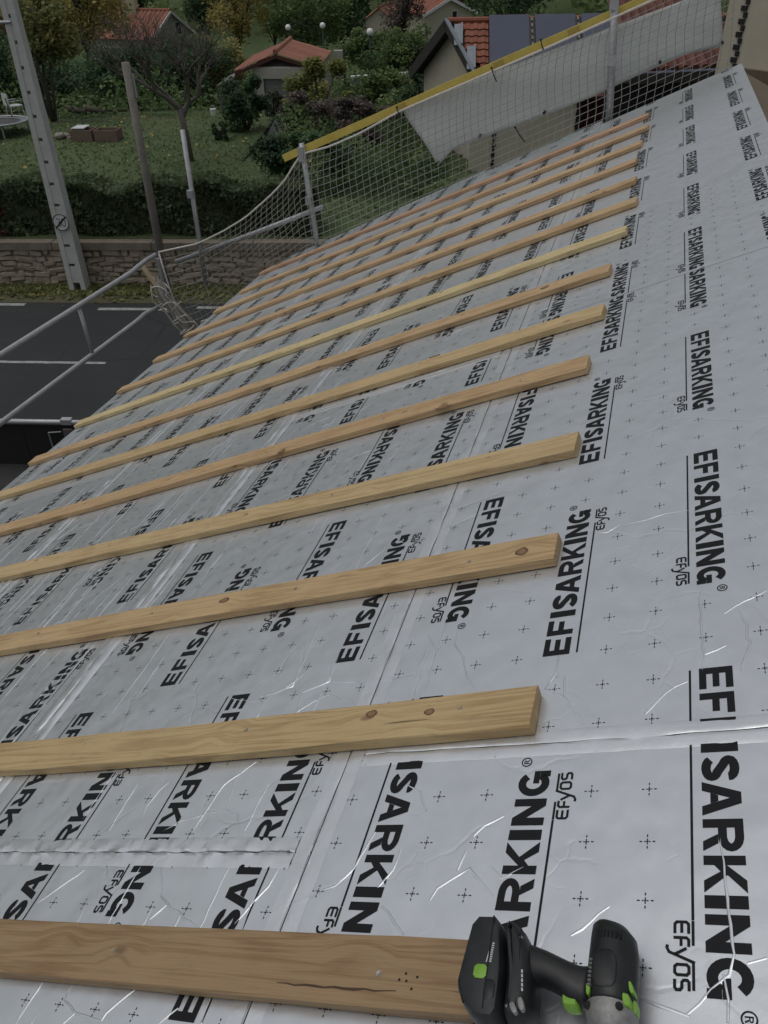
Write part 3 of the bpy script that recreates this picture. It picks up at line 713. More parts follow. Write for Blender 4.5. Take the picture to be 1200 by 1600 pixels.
build('garage_door', mb, mottled('grey_door', (.13, .135, .13), (.18, .18, .175), 4, .7, .2), gar)
mb = MB(); cc = (wl0 + wl1) / 2; cc[2] = zt_ + .0; hx = (wl1 - wl0) / 2; hx[2] = 0
mb.add([wl0 * [1, 1, 0] + UP * zt_ + ax * .4, wl1 * [1, 1, 0] + UP * zt_ + ax * .4, ga + ax * .4 - UP * .12], [(0, 1, 2)]); build('gable_boarding', mb, BROWNB, gar, fixn=False)
for sgn, p in ((0, wl0), (1, wl1)):
    mb = MB(); c = p + ax * (Lg / 2 + .2); c[2] = (zfl + zt_) / 2; mb.obox(c + ax * .23, (dR - UP * dR[2]) * .08, ax * (Lg / 2 - .35), UP * ((zt_ - zfl) / 2)); build('side_wall', mb, RENDER_G, gar)
mb = MB(); c = at(529, 92, 37); mb.obox(c - UP * .2, E1 * .2, E2 * .2, UP * .55); build('chimney', mb, RENDER_G, gar)
# weathered lean-to roof on the garage's left
lo = thing('lean_to_roof', np.array([gl[0], gl[1], gz(gl)]), 'weathered grey lean-to roof propped against the left side of the garage', 'lean-to')
p1 = gl - UP * .12; p2 = at(338, 134, 33); mb = MB()
mb.add([p1, p2, p2 + ax * 2.5, p1 + ax * 2.5, p1 - UP * .07, p2 - UP * .07, p2 + ax * 2.5 - UP * .07, p1 + ax * 2.5 - UP * .07], [(0, 1, 2, 3), (7, 6, 5, 4), (0, 4, 5, 1), (1, 5, 6, 2), (2, 6, 7, 3), (3, 7, 4, 0)]); build('sheet', mb, WEATH, lo)
for f in (.15, .85):
    p = p1 + (p2 - p1) * f; mb = MB(); mb.tube([p - UP * .05, np.array([p[0], p[1], gz(p) - .1])], .05, 6); build('post', mb, BARKG, lo)

# ------------------------------------------------------------------ far houses
def far_house(name, label, apex, ridge, span, pitch, Lr, wall_h, tm, wm, verge=True, group='red roofed houses on the hillside', window=None, hip=False):
    apex = np.array(apex, float); ridge = np.array(ridge, float); ridge /= np.linalg.norm(ridge)
    side = np.cross(ridge, UP); side /= np.linalg.norm(side)
    base = apex - UP * (wall_h + span * math.tan(pitch))
    t = thing(name, base, label, 'house', group)
    for sg in (-1, 1):
        d = side * sg * math.cos(pitch) - UP * math.sin(pitch); W = span / math.cos(pitch) * 1.12
        corrugated(t, 'roof_tile_run', apex - ridge * .25, ridge, d, Lr + .5, W, 16, tm, .07)
        if verge:
            mb = MB(); mb.obox(apex + d * W / 2 - ridge * .3 - UP * .06, d * W / 2, ridge * .03, np.cross(d, ridge) * .09); build('bargeboard', mb, WHITEP, t)
    mb = MB(); mb.tube([apex - ridge * .27 + UP * .05, apex + ridge * (Lr + .25) + UP * .05], .12, 8); build('ridge_cap', mb, tm, t)
    zb = base[2] - 1.
    a, b = base + side * span, base - side * span; c, d2 = a + ridge * Lr, b + ridge * Lr; ze = apex[2] - span * math.tan(pitch) - .05
    lift = lambda p, z: np.array([p[0], p[1], z])
    mb = MB(); ap0, ap1 = apex - UP * .08, apex + ridge * Lr - UP * .08
    V = [lift(a, zb), lift(b, zb), lift(d2, zb), lift(c, zb), lift(a, ze), lift(b, ze), lift(d2, ze), lift(c, ze), ap0, ap1]
    mb.add(V, [(0, 1, 5, 8, 4), (1, 2, 6, 5), (2, 3, 7, 9, 6), (3, 0, 4, 7)]); build('wall', mb, wm, t)
    for s_, z_, w_, h_ in (window or []):
        c = base + side * s_ - ridge * .01; c[2] = apex[2] + z_
        mb = MB(); mb.obox(c, side * w_, ridge * .04, UP * h_); f = build('window', mb, WHITEP, t)
        mb = MB(); mb.obox(c - ridge * .035, side * w_ * .8, ridge * .015, UP * h_ * .85); build('pane', mb, DARKIN, f)
    return t
h1 = far_house('house', 'house with a white verged pale gable and orange roof half hidden behind yellow trees', at(262, 17, 60), E1 * -.93 + E2 * .36, 2.5, math.radians(31), 6, 3.5, TILE2, RENDER_G, True, window=[(.9, -1.2, .4, .45)])
mb = MB(); c = at(204, 14, 61); mb.obox(c, E1 * .5, E2 * .4, UP * .9); build('chimney', mb, RENDER_B, h1)
h2 = far_house('house', 'low house showing only an orange tiled roof slope between dark trees', at(592, 12, 66), E1 * .15 + E2, 2.6, math.radians(34), 5, 2.5, TILE2, RENDER_B, False)
h3 = far_house('house', 'house with a brown red roof and one small window in its beige gable', at(702, -4, 58), E1 * -.45 + E2 * .9, 2.0, math.radians(24), 6, 4, TILE, RENDER_B, True, window=[(.45, -1.15, .22, .33)])
h4 = far_house('house', 'house of which a long reddish roof shows behind the leafless shrub', at(640, 2, 68), E1 * .96 + E2 * .28, 3.0, math.radians(26), 4.5, 3, TILE, RENDER_B, False)

# ------------------------------------------------------------------ neighbouring house with solar panels
nb = at(697, 32, 23.0)
nh = thing('neighbouring_house', np.array([nb[0], nb[1], gz(nb)]), 'beige neighbouring house with red tiles, a projecting gable and a row of solar panels', 'house')
NPIT = math.radians(32); dn = -E2 * math.cos(NPIT) - UP * math.sin(NPIT); nn = np.cross(E1, dn); nn = nn if nn[2] > 0 else -nn
r0 = nb + E2 * .0
RW = 2.95
VE = lambda w_: w_ * .385                     # the verge runs askew: how far the roof edge shifts per metre of slope
dbk = E2 * math.cos(NPIT) - UP * math.sin(NPIT)
def slab(name, pts, th, nrm, m):
    mb_ = MB(); n_ = len(pts); pts = [np.array(p) for p in pts]
    mb_.add(pts + [p - nrm * th for p in pts], [tuple(range(n_)), tuple(range(2 * n_ - 1, n_ - 1, -1))] + [(i, n_ + i, n_ + (i + 1) % n_, (i + 1) % n_) for i in range(n_)])
    return build(name, mb_, m, nh)
slab('roof_deck', [r0 - nn * .09, r0 + E1 * 9 - nn * .09, r0 + E1 * 9 + dn * RW - nn * .09, r0 + E1 * VE(RW) + dn * RW - nn * .09], .08, nn, TILE3)
nb2 = np.cross(E1, dbk); nb2 = nb2 if nb2[2] > 0 else -nb2
slab('rear_roof', [r0, r0 + E1 * 9, r0 + E1 * 9 + dbk * RW, r0 - E1 * VE(RW) + dbk * RW], .05, nb2, TILE)
slab('soffit', [r0 - nb2 * .06, r0 + E1 * 9 - nb2 * .06, r0 + E1 * 9 + dbk * RW - nb2 * .06, r0 - E1 * VE(RW) + dbk * RW - nb2 * .06], .05, nb2, BROWNB)
tm_ = MB()
prof = [(-1, 0), (-.6, .5), (-.1, .75), (.35, .35), (.7, .1), (1, .3)]
tm_.rings([[tuple(np.array([x * .115, y_, zz * .045 + lift])) for x, zz in prof] + [(x * .115, y_, zz * .045 + lift - .02) for x, zz in prof[::-1]] for y_, lift in ((0, .0), (-.36, .045))])
tile_me = None
M3 = Matrix(((E1[0], -dn[0], nn[0]), (E1[1], -dn[1], nn[1]), (E1[2], -dn[2], nn[2])))
for r in range(11):
    for k in range(6):
        s_ = 1.10 - k * .222
        if s_ - .13 < VE(.02 + (r + 1) * .27) + .10: continue
        p = r0 + E1 * s_ + dn * (.02 + r * .27) - nn * .05
        if tile_me is None:
            o = build('tile', tm_, TILE, None, origin=(0, 0, 0)); tile_me = o.data
        else:
            o = bpy.data.objects.new('tile', tile_me); COL.objects.link(o)
        o.parent = nh; q = p - wl(nh)
        o.matrix_local = Matrix.Translation(q) @ M3.to_4x4()
mb = MB(); mb.tube([r0 + UP * .0 + E1 * .05, r0 + E1 * 9], .08, 8); build('ridge_cap', mb, TILE, nh)
# solar panels, one row, dark rails between them carrying painted tile-bump highlights
for k in range(5):
    s0 = 1.24 + k * 1.30
    mb = MB(); c = r0 + E1 * (s0 + .56) + dn * 1.16 + nn * .10
    mb.obox(c, E1 * .565, dn * 1.2, nn * .02); f = build('solar_panel', mb, DKSTEEL, nh)
    mb = MB(); mb.obox(c + nn * .022, E1 * .555, dn * 1.19, nn * .004); build('glass', mb, _dull(SOLAR), f)
    mb = MB(); c = r0 + E1 * (s0 + 1.21) + dn * 1.3 + nn * .05
    mb.obox(c, E1 * .075, dn * 1.3, nn * .02); f = build('mounting_rail', mb, BLACKP, nh)
    for j in range(10):
        mb = MB(); mb.obox(r0 + E1 * (s0 + 1.21) + dn * (.12 + j * .25) + nn * .08, E1 * .02, dn * .06, nn * .02); build('clamp', mb, BUMP_HL, f)  # pale blocks stand in for highlights on tile bumps in the gap
# gable end under the askew verge: bargeboards, flashing steps, wall set back below them
ga_f = r0 + E1 * VE(RW) + dn * RW; ga_b = r0 - E1 * VE(RW) + dbk * RW
for e, m_, wdt in ((ga_f, BROWNB, .10), (ga_b, BROWNB, .15)):
    d_ = e - r0; Lb = np.linalg.norm(d_); d_ /= Lb; out_ = np.cross(d_, UP); out_ = out_ if out_ @ E1 < 0 else -out_; out_ /= np.linalg.norm(out_)
    dwn = np.cross(out_, d_); dwn = dwn if dwn[2] < 0 else -dwn
    mb = MB(); mb.obox(r0 + d_ * Lb / 2 + dwn * (wdt - .02) + out_ * .03, d_ * Lb / 2, out_ * .025, dwn * wdt); build('bargeboard', mb, m_, nh)
    if e is ga_f:
        mb = MB(); mb.obox(r0 + d_ * Lb / 2 - dwn * .045 + out_ * .01, d_ * Lb / 2, out_ * .06, dwn * .018); build('verge_flashing', mb, BLUEZ, nh)
for (a, b) in ((.20, 1.05), (1.10, 2.0)):
    mb = MB(); mb.obox(r0 + E1 * (VE(b) - .06) + dn * (a + b) / 2 + nn * .02, E1 * .10, dn * (b - a) / 2, nn * .02); build('step_flashing', mb, BLUEZ, nh)
    mb = MB(); mb.obox(r0 + E1 * (VE(b) + .06) + dn * (a + b) / 2 + nn * .045, E1 * .022, dn * (b - a) / 2, nn * .045); build('flashing_upstand', mb, BLUEZ, nh)
zb = gz(nb) - 1.2
ins = E1 * .30
pa, pm, pf = ga_b * .86 + r0 * .14 + ins, r0 + ins - UP * .16, ga_f * .9 + r0 * .1 + ins
mb = MB(); fl = lambda p: np.array([p[0], p[1], zb])
mb.add([fl(pa), fl(pf), pf - UP * .16, pm, pa - UP * .2], [(0, 1, 2, 3, 4)]); build('gable_wall', mb, RENDER_B, nh, fixn=False)
# eave wall under the roof slope
ev = r0 + dn * (RW - .30)
def on_eave(px, py):  # where a line of sight meets the eave wall plane
    d = C_R * (px - 600) / F_PX + C_D * (py - 800) / F_PX + C_F; k = ((ev - CAM) @ E2) / (d @ E2); return CAM + d * k
w0, w1 = on_eave(733, 240), on_eave(899, 190)
zw = ev[2] - .1
mb = MB(); c = (w0 + w1) / 2; c[2] = (zw + zb) / 2; hx = E1 * abs((w1 - w0) @ E1) / 2; mb.obox(c + E2 * .12, hx, E2 * .12, UP * ((zw - zb) / 2)); build('eave_wall', mb, RENDER_B, nh)
for px in (771, 897):
    p = on_eave(px, 230)
    for j in range(24):
        mb = MB(); p2 = p.copy(); p2[2] = zw - .1 - j * .13
        mb.obox(p2 - E2 * .012, E1 * (.035 if j % 2 else .06), E2 * .012, UP * .05)
        build('joint_tooth', mb, BLACKP, nh)
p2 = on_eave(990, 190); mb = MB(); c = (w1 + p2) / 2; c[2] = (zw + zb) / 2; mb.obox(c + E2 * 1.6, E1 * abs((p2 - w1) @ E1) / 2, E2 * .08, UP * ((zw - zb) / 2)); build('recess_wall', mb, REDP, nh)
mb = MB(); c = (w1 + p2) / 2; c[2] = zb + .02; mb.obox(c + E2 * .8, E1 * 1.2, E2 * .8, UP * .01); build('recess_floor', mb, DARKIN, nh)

# red tiled lean-to and wall at the far right
a_, b_ = at(985, 112, 12.2), at(1140, 104, 12.2)
lt = thing('tiled_lean_to', np.array([a_[0], a_[1], ZG]), 'dark red tiled lean-to roof between the tarpaulin and the beige wall', 'lean-to')
al_ = b_ - a_; La = np.linalg.norm(al_); al_ /= La; per = np.cross(UP, al_); per /= np.linalg.norm(per); up_ = per * math.cos(.42) + UP * math.sin(.42)
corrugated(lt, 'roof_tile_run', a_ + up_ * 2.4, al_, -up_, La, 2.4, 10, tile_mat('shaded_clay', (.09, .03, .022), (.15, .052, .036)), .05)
mb = MB(); mb.obox(a_ + al_ * La / 2 - up_ * .02 - UP * .1, al_ * La / 2, per * .02, UP * .07); build('fascia', mb, BROWNB, lt)
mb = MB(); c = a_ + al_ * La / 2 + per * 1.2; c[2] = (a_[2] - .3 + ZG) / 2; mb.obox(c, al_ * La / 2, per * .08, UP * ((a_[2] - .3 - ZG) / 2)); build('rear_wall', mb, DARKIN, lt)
mb = MB(); c = a_ + al_ * La * .62; c[2] = (a_[2] - .75 + ZG) / 2; mb.obox(c + per * .3, al_ * La * .36, per * .08, UP * ((a_[2] - .75 - ZG) / 2)); build('low_wall', mb, mottled('brown_wall', (.11, .095, .07), (.15, .13, .10), 3), lt)
q = at(1120, 100, 11.9); rw = thing('beige_gable', np.array([q[0], q[1], ZG]), 'tall beige house wall with a dark toothed joint beyond the ridge, far right', 'house')
we1 = E1 * .55 - E2 * .83; we1 /= np.linalg.norm(we1); wn = np.cross(we1, UP)
if wn @ (CAM - q) < 0: wn = -wn
mb = MB(); c = q + we1 * 3; c[2] = (ZG + 3.5) / 2; mb.obox(c - wn * .15, we1 * 3, wn * .15, UP * ((3.5 - ZG) / 2)); build('wall', mb, RENDER_B, rw)
def on_rw(px, py):
    d = C_R * (px - 600) / F_PX + C_D * (py - 800) / F_PX + C_F; k = ((q - CAM) @ wn) / (d @ wn); return CAM + d * k
p = on_rw(1160, 40)
for j in range(40):
    mb = MB(); z_ = p[2] - .75 + j * .08; mb.obox(np.array([p[0], p[1], z_]) + wn * .012 + we1 * (.02 if j % 2 else -.02), we1 * (.03 if j % 2 else .05), wn * .012, UP * .033)
    build('joint_tooth', mb, BLACKP, rw)
p = on_rw(1168, 103); mb = MB()
for j in range(14):
    mb.obox(p * [1, 1, 0] + UP * (p[2] - .12 - j * .2) + we1 * 1.6 + wn * (.05 + .012 * (j % 2)), we1 * 1.75, wn * .05, UP * .092)
build('timber_cladding', mb, mottled('old_timber', (.085, .066, .04), (.15, .118, .075), 4, .85, .5, .01), rw)

# ------------------------------------------------------------------ trees behind the garden
BT = 'trees on the hillside beyond the garden'
def bt(name, label, px, py, dep, h, rad, m, n=7000, leaf=.24, cz=None, stems=1, tr=.16, pxl=None):
    b = on_ground(px, py, dep); return tree(name, label, b, h, rad, tr, m, n, leaf, BT, stems=stems, crown_z=cz)
def bd(name, label, px, ytop, yb, wpx, dep, m, n=7000, leaf=.2, tr=.12, stems=1):
    """a dense tree whose crown spans the surveyed picture height; its trunk runs down to the ground"""
    c = at(px, (max(ytop, -60) + yb) / 2, dep); ppm = F_PX / dep
    rz = (yb - ytop) / ppm / 2 * 1.08; rx = wpx / ppm / 2 * 1.08; b = np.array([c[0], c[1], 0]); b[2] = gz(c)
    cc = at(px, yb, dep)[2] + rz
    return tree(name, label, b, rz * 2, (rx, rx * .9, rz), tr, m, n, leaf, BT, stems=stems, crown_z=max(rz * .8, cc - b[2]), nblob=40, low=-1.)
bd('yellow_tree', 'large yellow green autumn tree behind the smaller olive tree', 125, -40, 100, 170, 42, L_YEL, 12000, .19)
bd('yellow_tree', 'tall ochre yellow tree right of the white verged gable', 368, -60, 75, 120, 50, L_YEL, 10000, .2)
bd('russet_tree', 'russet brown tree at the top left corner behind the concrete pole', 8, -40, 70, 90, 44, L_RED, 6000, .19)
bd('dark_tree', 'dark evergreen tree left of the concrete pole', -12, 60, 190, 120, 36, L_DRK, 8000, .15)
bd('dark_tree', 'dark evergreen tree at the far side of the lawn behind the bare fruit tree', 195, 85, 172, 150, 37, L_DRK, 9000, .15)
bd('dark_tree', 'low dark tree at the far side of the lawn left of the evergreen', 70, 90, 178, 150, 38, L_DRK, 8000, .15)
bd('dark_tree', 'dark green tree between the orange roof and the ochre tree', 300, 75, 165, 150, 39, L_DRK, 9000, .16)
bd('lime_tree', 'yellowish tree filling the gap between the bare fruit tree and the garage', 345, 55, 150, 90, 41, L_OLV, 8000, .16)
bd('brown_tree', 'brown leaved tree behind the crown of the bare fruit tree', 250, 62, 135, 130, 43, L_BRN, 7000, .17)
bd('green_tree', 'green tree directly behind the garage roof', 478, -20, 92, 130, 48, L_GRN, 10000, .2)
bd('green_tree', 'dark green tree between the globe lamps and the red roofs', 535, -40, 85, 90, 52, L_DRK, 8000, .2)
bd('lime_tree', 'yellow green tree at the top edge left of the green ones', 425, -50, 80, 100, 54, L_LIM, 9000, .2)
bd('brown_tree', 'brown thin leaved tree between the two red roofed houses', 628, -20, 70, 62, 50, L_BRN, 5000, .16)
bd('green_tree', 'round green tree behind the neighbouring gable', 640, 55, 135, 110, 36, L_GRN, 8000, .14)
bd('dark_tree', 'dark green tree behind the solar panels', 800, -60, 40, 190, 42, L_DRK, 9000, .2)
bd('dark_tree', 'dark green tree at the top centre beside the white gable', 318, -50, 60, 90, 58, L_DRK, 8000, .22)
bd('dark_tree', 'dark tree behind the left yellow tree at the top edge', 215, -60, 40, 120, 66, L_DRK, 8000, .24)
bd('dark_tree', 'dark tree left of the chimney behind the russet tree', 60, -60, 60, 130, 62, L_DRK, 8000, .24)
bd('green_tree', 'green tree at the top edge behind the beige gable', 740, -60, 25, 110, 66, L_GRN, 8000, .24)
bd('dark_tree', 'dark green tree at the top edge behind the long reddish roof', 590, -70, 20, 120, 78, L_DRK, 7000, .28)
bd('green_tree', 'green tree on the terrace behind the clipped evergreen', 575, 55, 118, 90, 42, L_GRN, 6500, .15)
bd('dark_tree', 'dark shrub like tree right of the garage under the globe lamp', 610, 88, 128, 80, 37, L_DRK, 5000, .13)
n = 60000; s = nrs.uniform(-45, 25, n); t = TW + 15 + 36 * nrs.rand(n)
keep = (np.abs(s + 7.3) > 3.2) | (t > TW + 26) | (t < TW + 12); s, t = s[keep], t[keep]; n = len(s)
hb = .9 + .7 * np.sin(s * .8 + t * .5) + .5 * np.sin(s * 1.9 - t * 1.1); zz = np.array([zt(a) for a in t]) + np.clip(hb, .1, 2.2) * nrs.rand(n) ** .7
P = np.outer(s, E1) + np.outer(t, E2) + np.outer(zz, UP)
leaf_mesh('undergrowth', P, .22, L_GRN, None, .35 + .3 * np.sin(s * .7 - t * .9), .7, kind='stuff', label='tangled undergrowth between the trees beyond the lawn')
# far wood as one mass
n = 150000; s = nrs.uniform(-190, 130, n); lay = nrs.randint(0, 14, n); t = 84 + lay * 12 + nrs.normal(0, 2.4, n)
hgt = 5.5 + 2.4 * np.sin(s * .31 + lay * 2) + 1.6 * np.sin(s * .83 + lay) ; zz = np.array([zt(a) for a in t]) + hgt * nrs.rand(n) ** .6
P = np.outer(s, E1) + np.outer(t, E2) + np.outer(zz, UP)
leaf_mesh('far_wood', P, .85, L_GRN, None, .5 + .35 * np.sin(s * .2 + lay * 1.7), .6, kind='stuff', label='far wood covering the hillside behind the houses')

# ------------------------------------------------------------------ fence at the near edge of the road
def on_t(px, py, t):
    d = C_R * (px - 600) / F_PX + C_D * (py - 800) / F_PX + C_F; k = (t - CAM @ E2) / (d @ E2); return CAM + d * k
ft = 9.6; f0, f1 = on_t(-120, 664, ft), on_t(260, 652, ft); zt0 = (on_t(60, 659, ft))[2]
fe = thing('road_fence', np.array([f1[0], f1[1], ZG]), 'metal yard fence with a grey tube rail and shade-dark panels at the near road edge', 'fence')
fa, fb = f0 * [1, 1, 0] + UP * zt0, f1 * [1, 1, 0] + UP * zt0
mb = MB(); mb.tube([fa, fb], .042, 10); build('top_rail', mb, STEEL, fe, smooth=True)
for k in range(5):
    L = (fb - fa) / 5; c = fa + L * (k + .5) - UP * ((zt0 - ZG) / 2 + .04); mb = MB(); mb.obox(c + E2 * .03, L * .495, E2 * .012, UP * ((zt0 - ZG) / 2 - .03)); build('shade_panel', mb, DARKIN, fe)  # near-black sheets: shade of the yard put into the panel colour
pp = on_t(104, 657, ft)
mb = MB(); mb.obox(pp * [1, 1, 0] + UP * (zt0 + .02), E1 * .085, E2 * .05, UP * .045); build('clamp', mb, STEEL, fe)
mb = MB(); mb.obox(pp * [1, 1, 0] + UP * ((zt0 + ZG) / 2 - .05) - E2 * .045, E1 * .075, E2 * .03, UP * ((zt0 - ZG) / 2 - .05)); build('post', mb, mottled('brown_post', (.08, .07, .068), (.12, .105, .10), 6), fe)
fr_ = on_t(90, 684, ft); mb = MB(); c = fr_ * [1, 1, 0] - E2 * .03
for da, db in (((-.11, -.30), (-.11, .0)), ((-.11, .0), (.11, .02)),): mb.tube([c + E1 * da[0] + UP * (zt0 - .18 + da[1]), c + E1 * db[0] + UP * (zt0 - .18 + db[1])], .012, 6)
build('frame', mb, STEEL, fe)

# ------------------------------------------------------------------ the house being re-roofed
house = thing('house_under_repair', (-2., 0., ZG), 'house whose roof is covered with silver foil faced insulation boards printed EFISARKING', 'house')
mb = MB()
gx0, gx1 = R(0, 42, -3)[0], 3.9
def zroof(x): return (x / CP * SP - .12) if x < .6 else (.6 / CP * SP - .12 - (x - .6) * .47)
def gable_wall(y, th):
    prof_ = [(gx0, ZG - .2), (gx1, ZG - .2), (gx1, zroof(gx1) - .12), (.6, zroof(.6) - .12), (gx0, zroof(gx0) - .12)]
    m_ = MB(); m_.rings([[(x, y - th, z) for x, z in prof_], [(x, y + th, z) for x, z in prof_]]); return m_
build('gable_wall', gable_wall(6.75, .12), RENDER_B, house); build('gable_wall', gable_wall(-3.1, .12), RENDER_B, house)
mb.box((gx0, -2.97, ZG - .2), (gx0 + .25, 6.62, zroof(gx0) - .15)); build('eave_wall', mb, RENDER_B, house)
mb = MB(); mb.box((gx1 - .25, -2.97, ZG - .2), (gx1, 6.62, zroof(gx1) - .15)); build('rear_wall', mb, RENDER_B, house)
# timber deck under the boards
mb = MB(); P8 = [R(u, v, nn_) for nn_ in (-.95, -.63) for u, v in ((-34, -6.4), (69, -6.4), (69, 43.6), (-34, 43.6))]
mb.add(P8, [(0, 1, 2, 3), (7, 6, 5, 4), (0, 4, 5, 1), (1, 5, 6, 2), (2, 6, 7, 3), (3, 7, 4, 0)]); build('roof_deck', mb, mottled('deck_timber', (.13, .10, .065), (.2, .155, .10), 6), house)
mb = MB(); rx, rz = .62, .26
mb.add([(rx, -3.4, rz - .05), (rx, 6.95, rz - .05), (4.3, 6.95, rz - .05 - 3.68 * .47), (4.3, -3.4, rz - .05 - 3.68 * .47), (rx, -3.4, rz - .17), (rx, 6.95, rz - .17), (4.3, 6.95, rz - .17 - 3.68 * .47), (4.3, -3.4, rz - .17 - 3.68 * .47)], [(0, 1, 2, 3), (7, 6, 5, 4), (0, 4, 5, 1), (1, 5, 6, 2), (2, 6, 7, 3), (3, 7, 4, 0)]); build('rear_roof', mb, mottled('rear_boards', (.12, .095, .06), (.17, .135, .09), 5), house)
mb = MB(); p = [R(-33, 43.7, -1.2), R(69, 43.7, -1.2)]
mb.obox((np.array(p[0]) + p[1]) / 2 - UP * .05, (np.array(p[1]) - p[0]) / 2, np.array([.015, 0, 0]), UP * .09); build('fascia', mb, BROWNB, house)

# --- print on the boards: glyphs as flat ink shapes, (x along the word, y up), decimetres
H = .60; SW = .155
def poly(*p): return [list(p)]
def gE(w): return [[(0, 0), (SW, 0), (SW, H), (0, H)], [(SW, 0), (w, 0), (w, .13), (SW, .13)], [(SW, .24), (w * .92, .24), (w * .92, .36), (SW, .36)], [(SW, H - .13), (w, H - .13), (w, H), (SW, H)]]
def gF(w): return [[(0, 0), (SW, 0), (SW, H), (0, H)], [(SW, .22), (w * .9, .22), (w * .9, .345), (SW, .345)], [(SW, H - .13), (w, H - .13), (w, H), (SW, H)]]
def gI(w): return [[(0, 0), (w, 0), (w, H), (0, H)]]
def gS(w):
    r = .075; cx = w / 2; rx = w / 2 - r
    p = arc(cx, H * .27, rx, H * .27 - r + .0, 190, 360, 8) + arc(cx, H * .27 + .01, rx, .09, 0, 62, 4) + arc(cx, H * .74 - .01, rx, .09, 242, 180, 4) + arc(cx, H * .73, rx, H * .27 - r, 180, -10, 8)
    q = []
    for a in p:
        if not q or math.hypot(a[0] - q[-1][0], a[1] - q[-1][1]) > .012: q.append(a)
    return strip2d(q, .15)
def gA(w):
    m = w / 2; t = .17
    return [[(0, 0), (t, 0), (t + .055, .135), (m - .03, H - .12), (m, H), (m - .10, H)][:6] if False else [(0, 0), (t, 0), (m, H - .17), (m, H), (m - .105, H)],
            [(w - t, 0), (w, 0), (m + .105, H), (m, H), (m, H - .17)],
            [(t + .0455 + .005, .13), (w - t - .0505, .13), (w - t - .0955, .25), (t + .0955, .25)]]
def gR(w):
    b = [(SW, .225), (SW, .345), (w * .62, .345)]
    bowl = strip2d([(SW, H - .065), (w * .55, H - .065)] + arc(w * .55, .4125, w * .38 - .02, .1225, 78, -78, 8) + [(w * .55, .29), (SW, .29)], .13)
    return [[(0, 0), (SW, 0), (SW, H), (0, H)]] + bowl + [[(w - .165, 0), (w, 0), (w * .76, .228), (w * .48, .222)]]
def gK(w): return [[(0, 0), (SW, 0), (SW, H), (0, H)], [(SW, .15), (w - .2, H), (w, H), (w * .52, .34), (SW + .0, .33)][0:1] + [(SW, .15), (SW, .33), (w - .2, H), (w, H), (w * .545, .345), (SW + .1, .235)][1:], [(w * .55 - .02, .341), (SW + .105, .24), (w - .19, 0), (w, 0)]]
def gN(w): return [[(0, 0), (SW, 0), (SW, H), (0, H)], [(w - SW, 0), (w, 0), (w, H), (w - SW, H)], [(SW, H), (SW, H - .26), (w - SW, 0), (w - SW, .26)]]
def gG(w):
    r = .075; cx = w / 2; rx = w / 2 - r
    p = arc(cx, H * .5, rx, H * .5 - r, 38, 328, 18)
    return strip2d(p, .15) + [[(w * .5, .20), (w, .20), (w, .315), (w * .5, .315)], [(w - .13, 0.0), (w, 0.0), (w, .195), (w - .13, .195)]]
LET = [(0, .53, gE), (.64, .49, gF), (1.245, .2, gI), (1.53, .5, gS), (2.05, .64, gA), (2.76, .56, gR), (3.40, .6, gK), (4.04, .2, gI), (4.33, .55, gN), (4.94, .55, gG)]
WORD = []
for x0, wd, g in LET: WORD += [[(x + x0, y) for x, y in q] for q in g(wd)]
# registered mark
WORD += [[(x, y) for x, y in q] for q in strip2d(arc(5.71, H - .09, .095, .095, 0, 342, 18), .022, True)]
WORD += [[(x + 5.672, y + H - .145) for x, y in q] for q in ([[(0, 0), (.02, 0), (.02, .11), (0, .11)]] + strip2d([(.02, .10)] + arc(.045, .08, .025, .02, 90, -90, 4) + [(.021, .06)], .016) + [[(.04, .05), (.06, .052), (.085, 0), (.062, 0)]])]
UL = -.165                                     # rule below the word
WORD += [[(0.02, UL - .02), (4.43, UL - .02), (4.43, UL + .02), (0.02, UL + .02)]]
def efyos(x0):
    o = []; st = .042
    def s(path, closed=False):
        o.extend([[(x0 + x, UL + y) for x, y in q] for q in strip2d(path, st, closed)])
    o.append([(x0 + .0, UL - .02), (x0 + .36, UL - .02), (x0 + .36, UL + .02), (x0 + .0, UL + .02)])
    o.append([(x0 + .58, UL - .02), (x0 + .97, UL - .02), (x0 + .97, UL + .02), (x0 + .58, UL + .02)])
    s([(.19, -.06), (.05, -.06), (.02, -.09), (.02, -.22), (.05, -.25), (.19, -.25)]); s([(.043, -.155), (.18, -.155)])
    s([(.38, -.06), (.28, -.06), (.25, -.09), (.25, -.27)]); s([(.272, -.165), (.37, -.165)])
    s([(.40, -.09), (.49, -.25)]); s([(.60, .02), (.46, -.33), (.40, -.36), (.36, -.35)])
    s([(.66, -.06), (.74, -.06), (.77, -.09), (.77, -.22), (.74, -.25), (.66, -.25), (.63, -.22), (.63, -.09)], True)
    s([(.98, -.06), (.87, -.06), (.84, -.08), (.84, -.13), (.87, -.155), (.94, -.155), (.97, -.18), (.97, -.23), (.94, -.25), (.83, -.25)])
    return o
WORD += efyos(4.44)
TICK = [[(-.016, -.016), (.016, -.016), (.016, .016), (-.016, .016)]]
for a, b in ((.05, .075), (.105, .13)):
    if a < .1: continue
for dx, dy in ((1, 0), (-1, 0), (0, 1), (0, -1)):
    for a, b in ((.026, .05), (.082, .125)):
        p = [(dx * a - dy * .009, dy * a - dx * .009), (dx * b - dy * .009, dy * b - dx * .009), (dx * b + dy * .009, dy * b + dx * .009), (dx * a + dy * .009, dy * a + dx * .009)]
        TICK.append(p)
COLS = [(1.05, 1), (4.65, -1), (7.3, 1), (10.7, -1)]
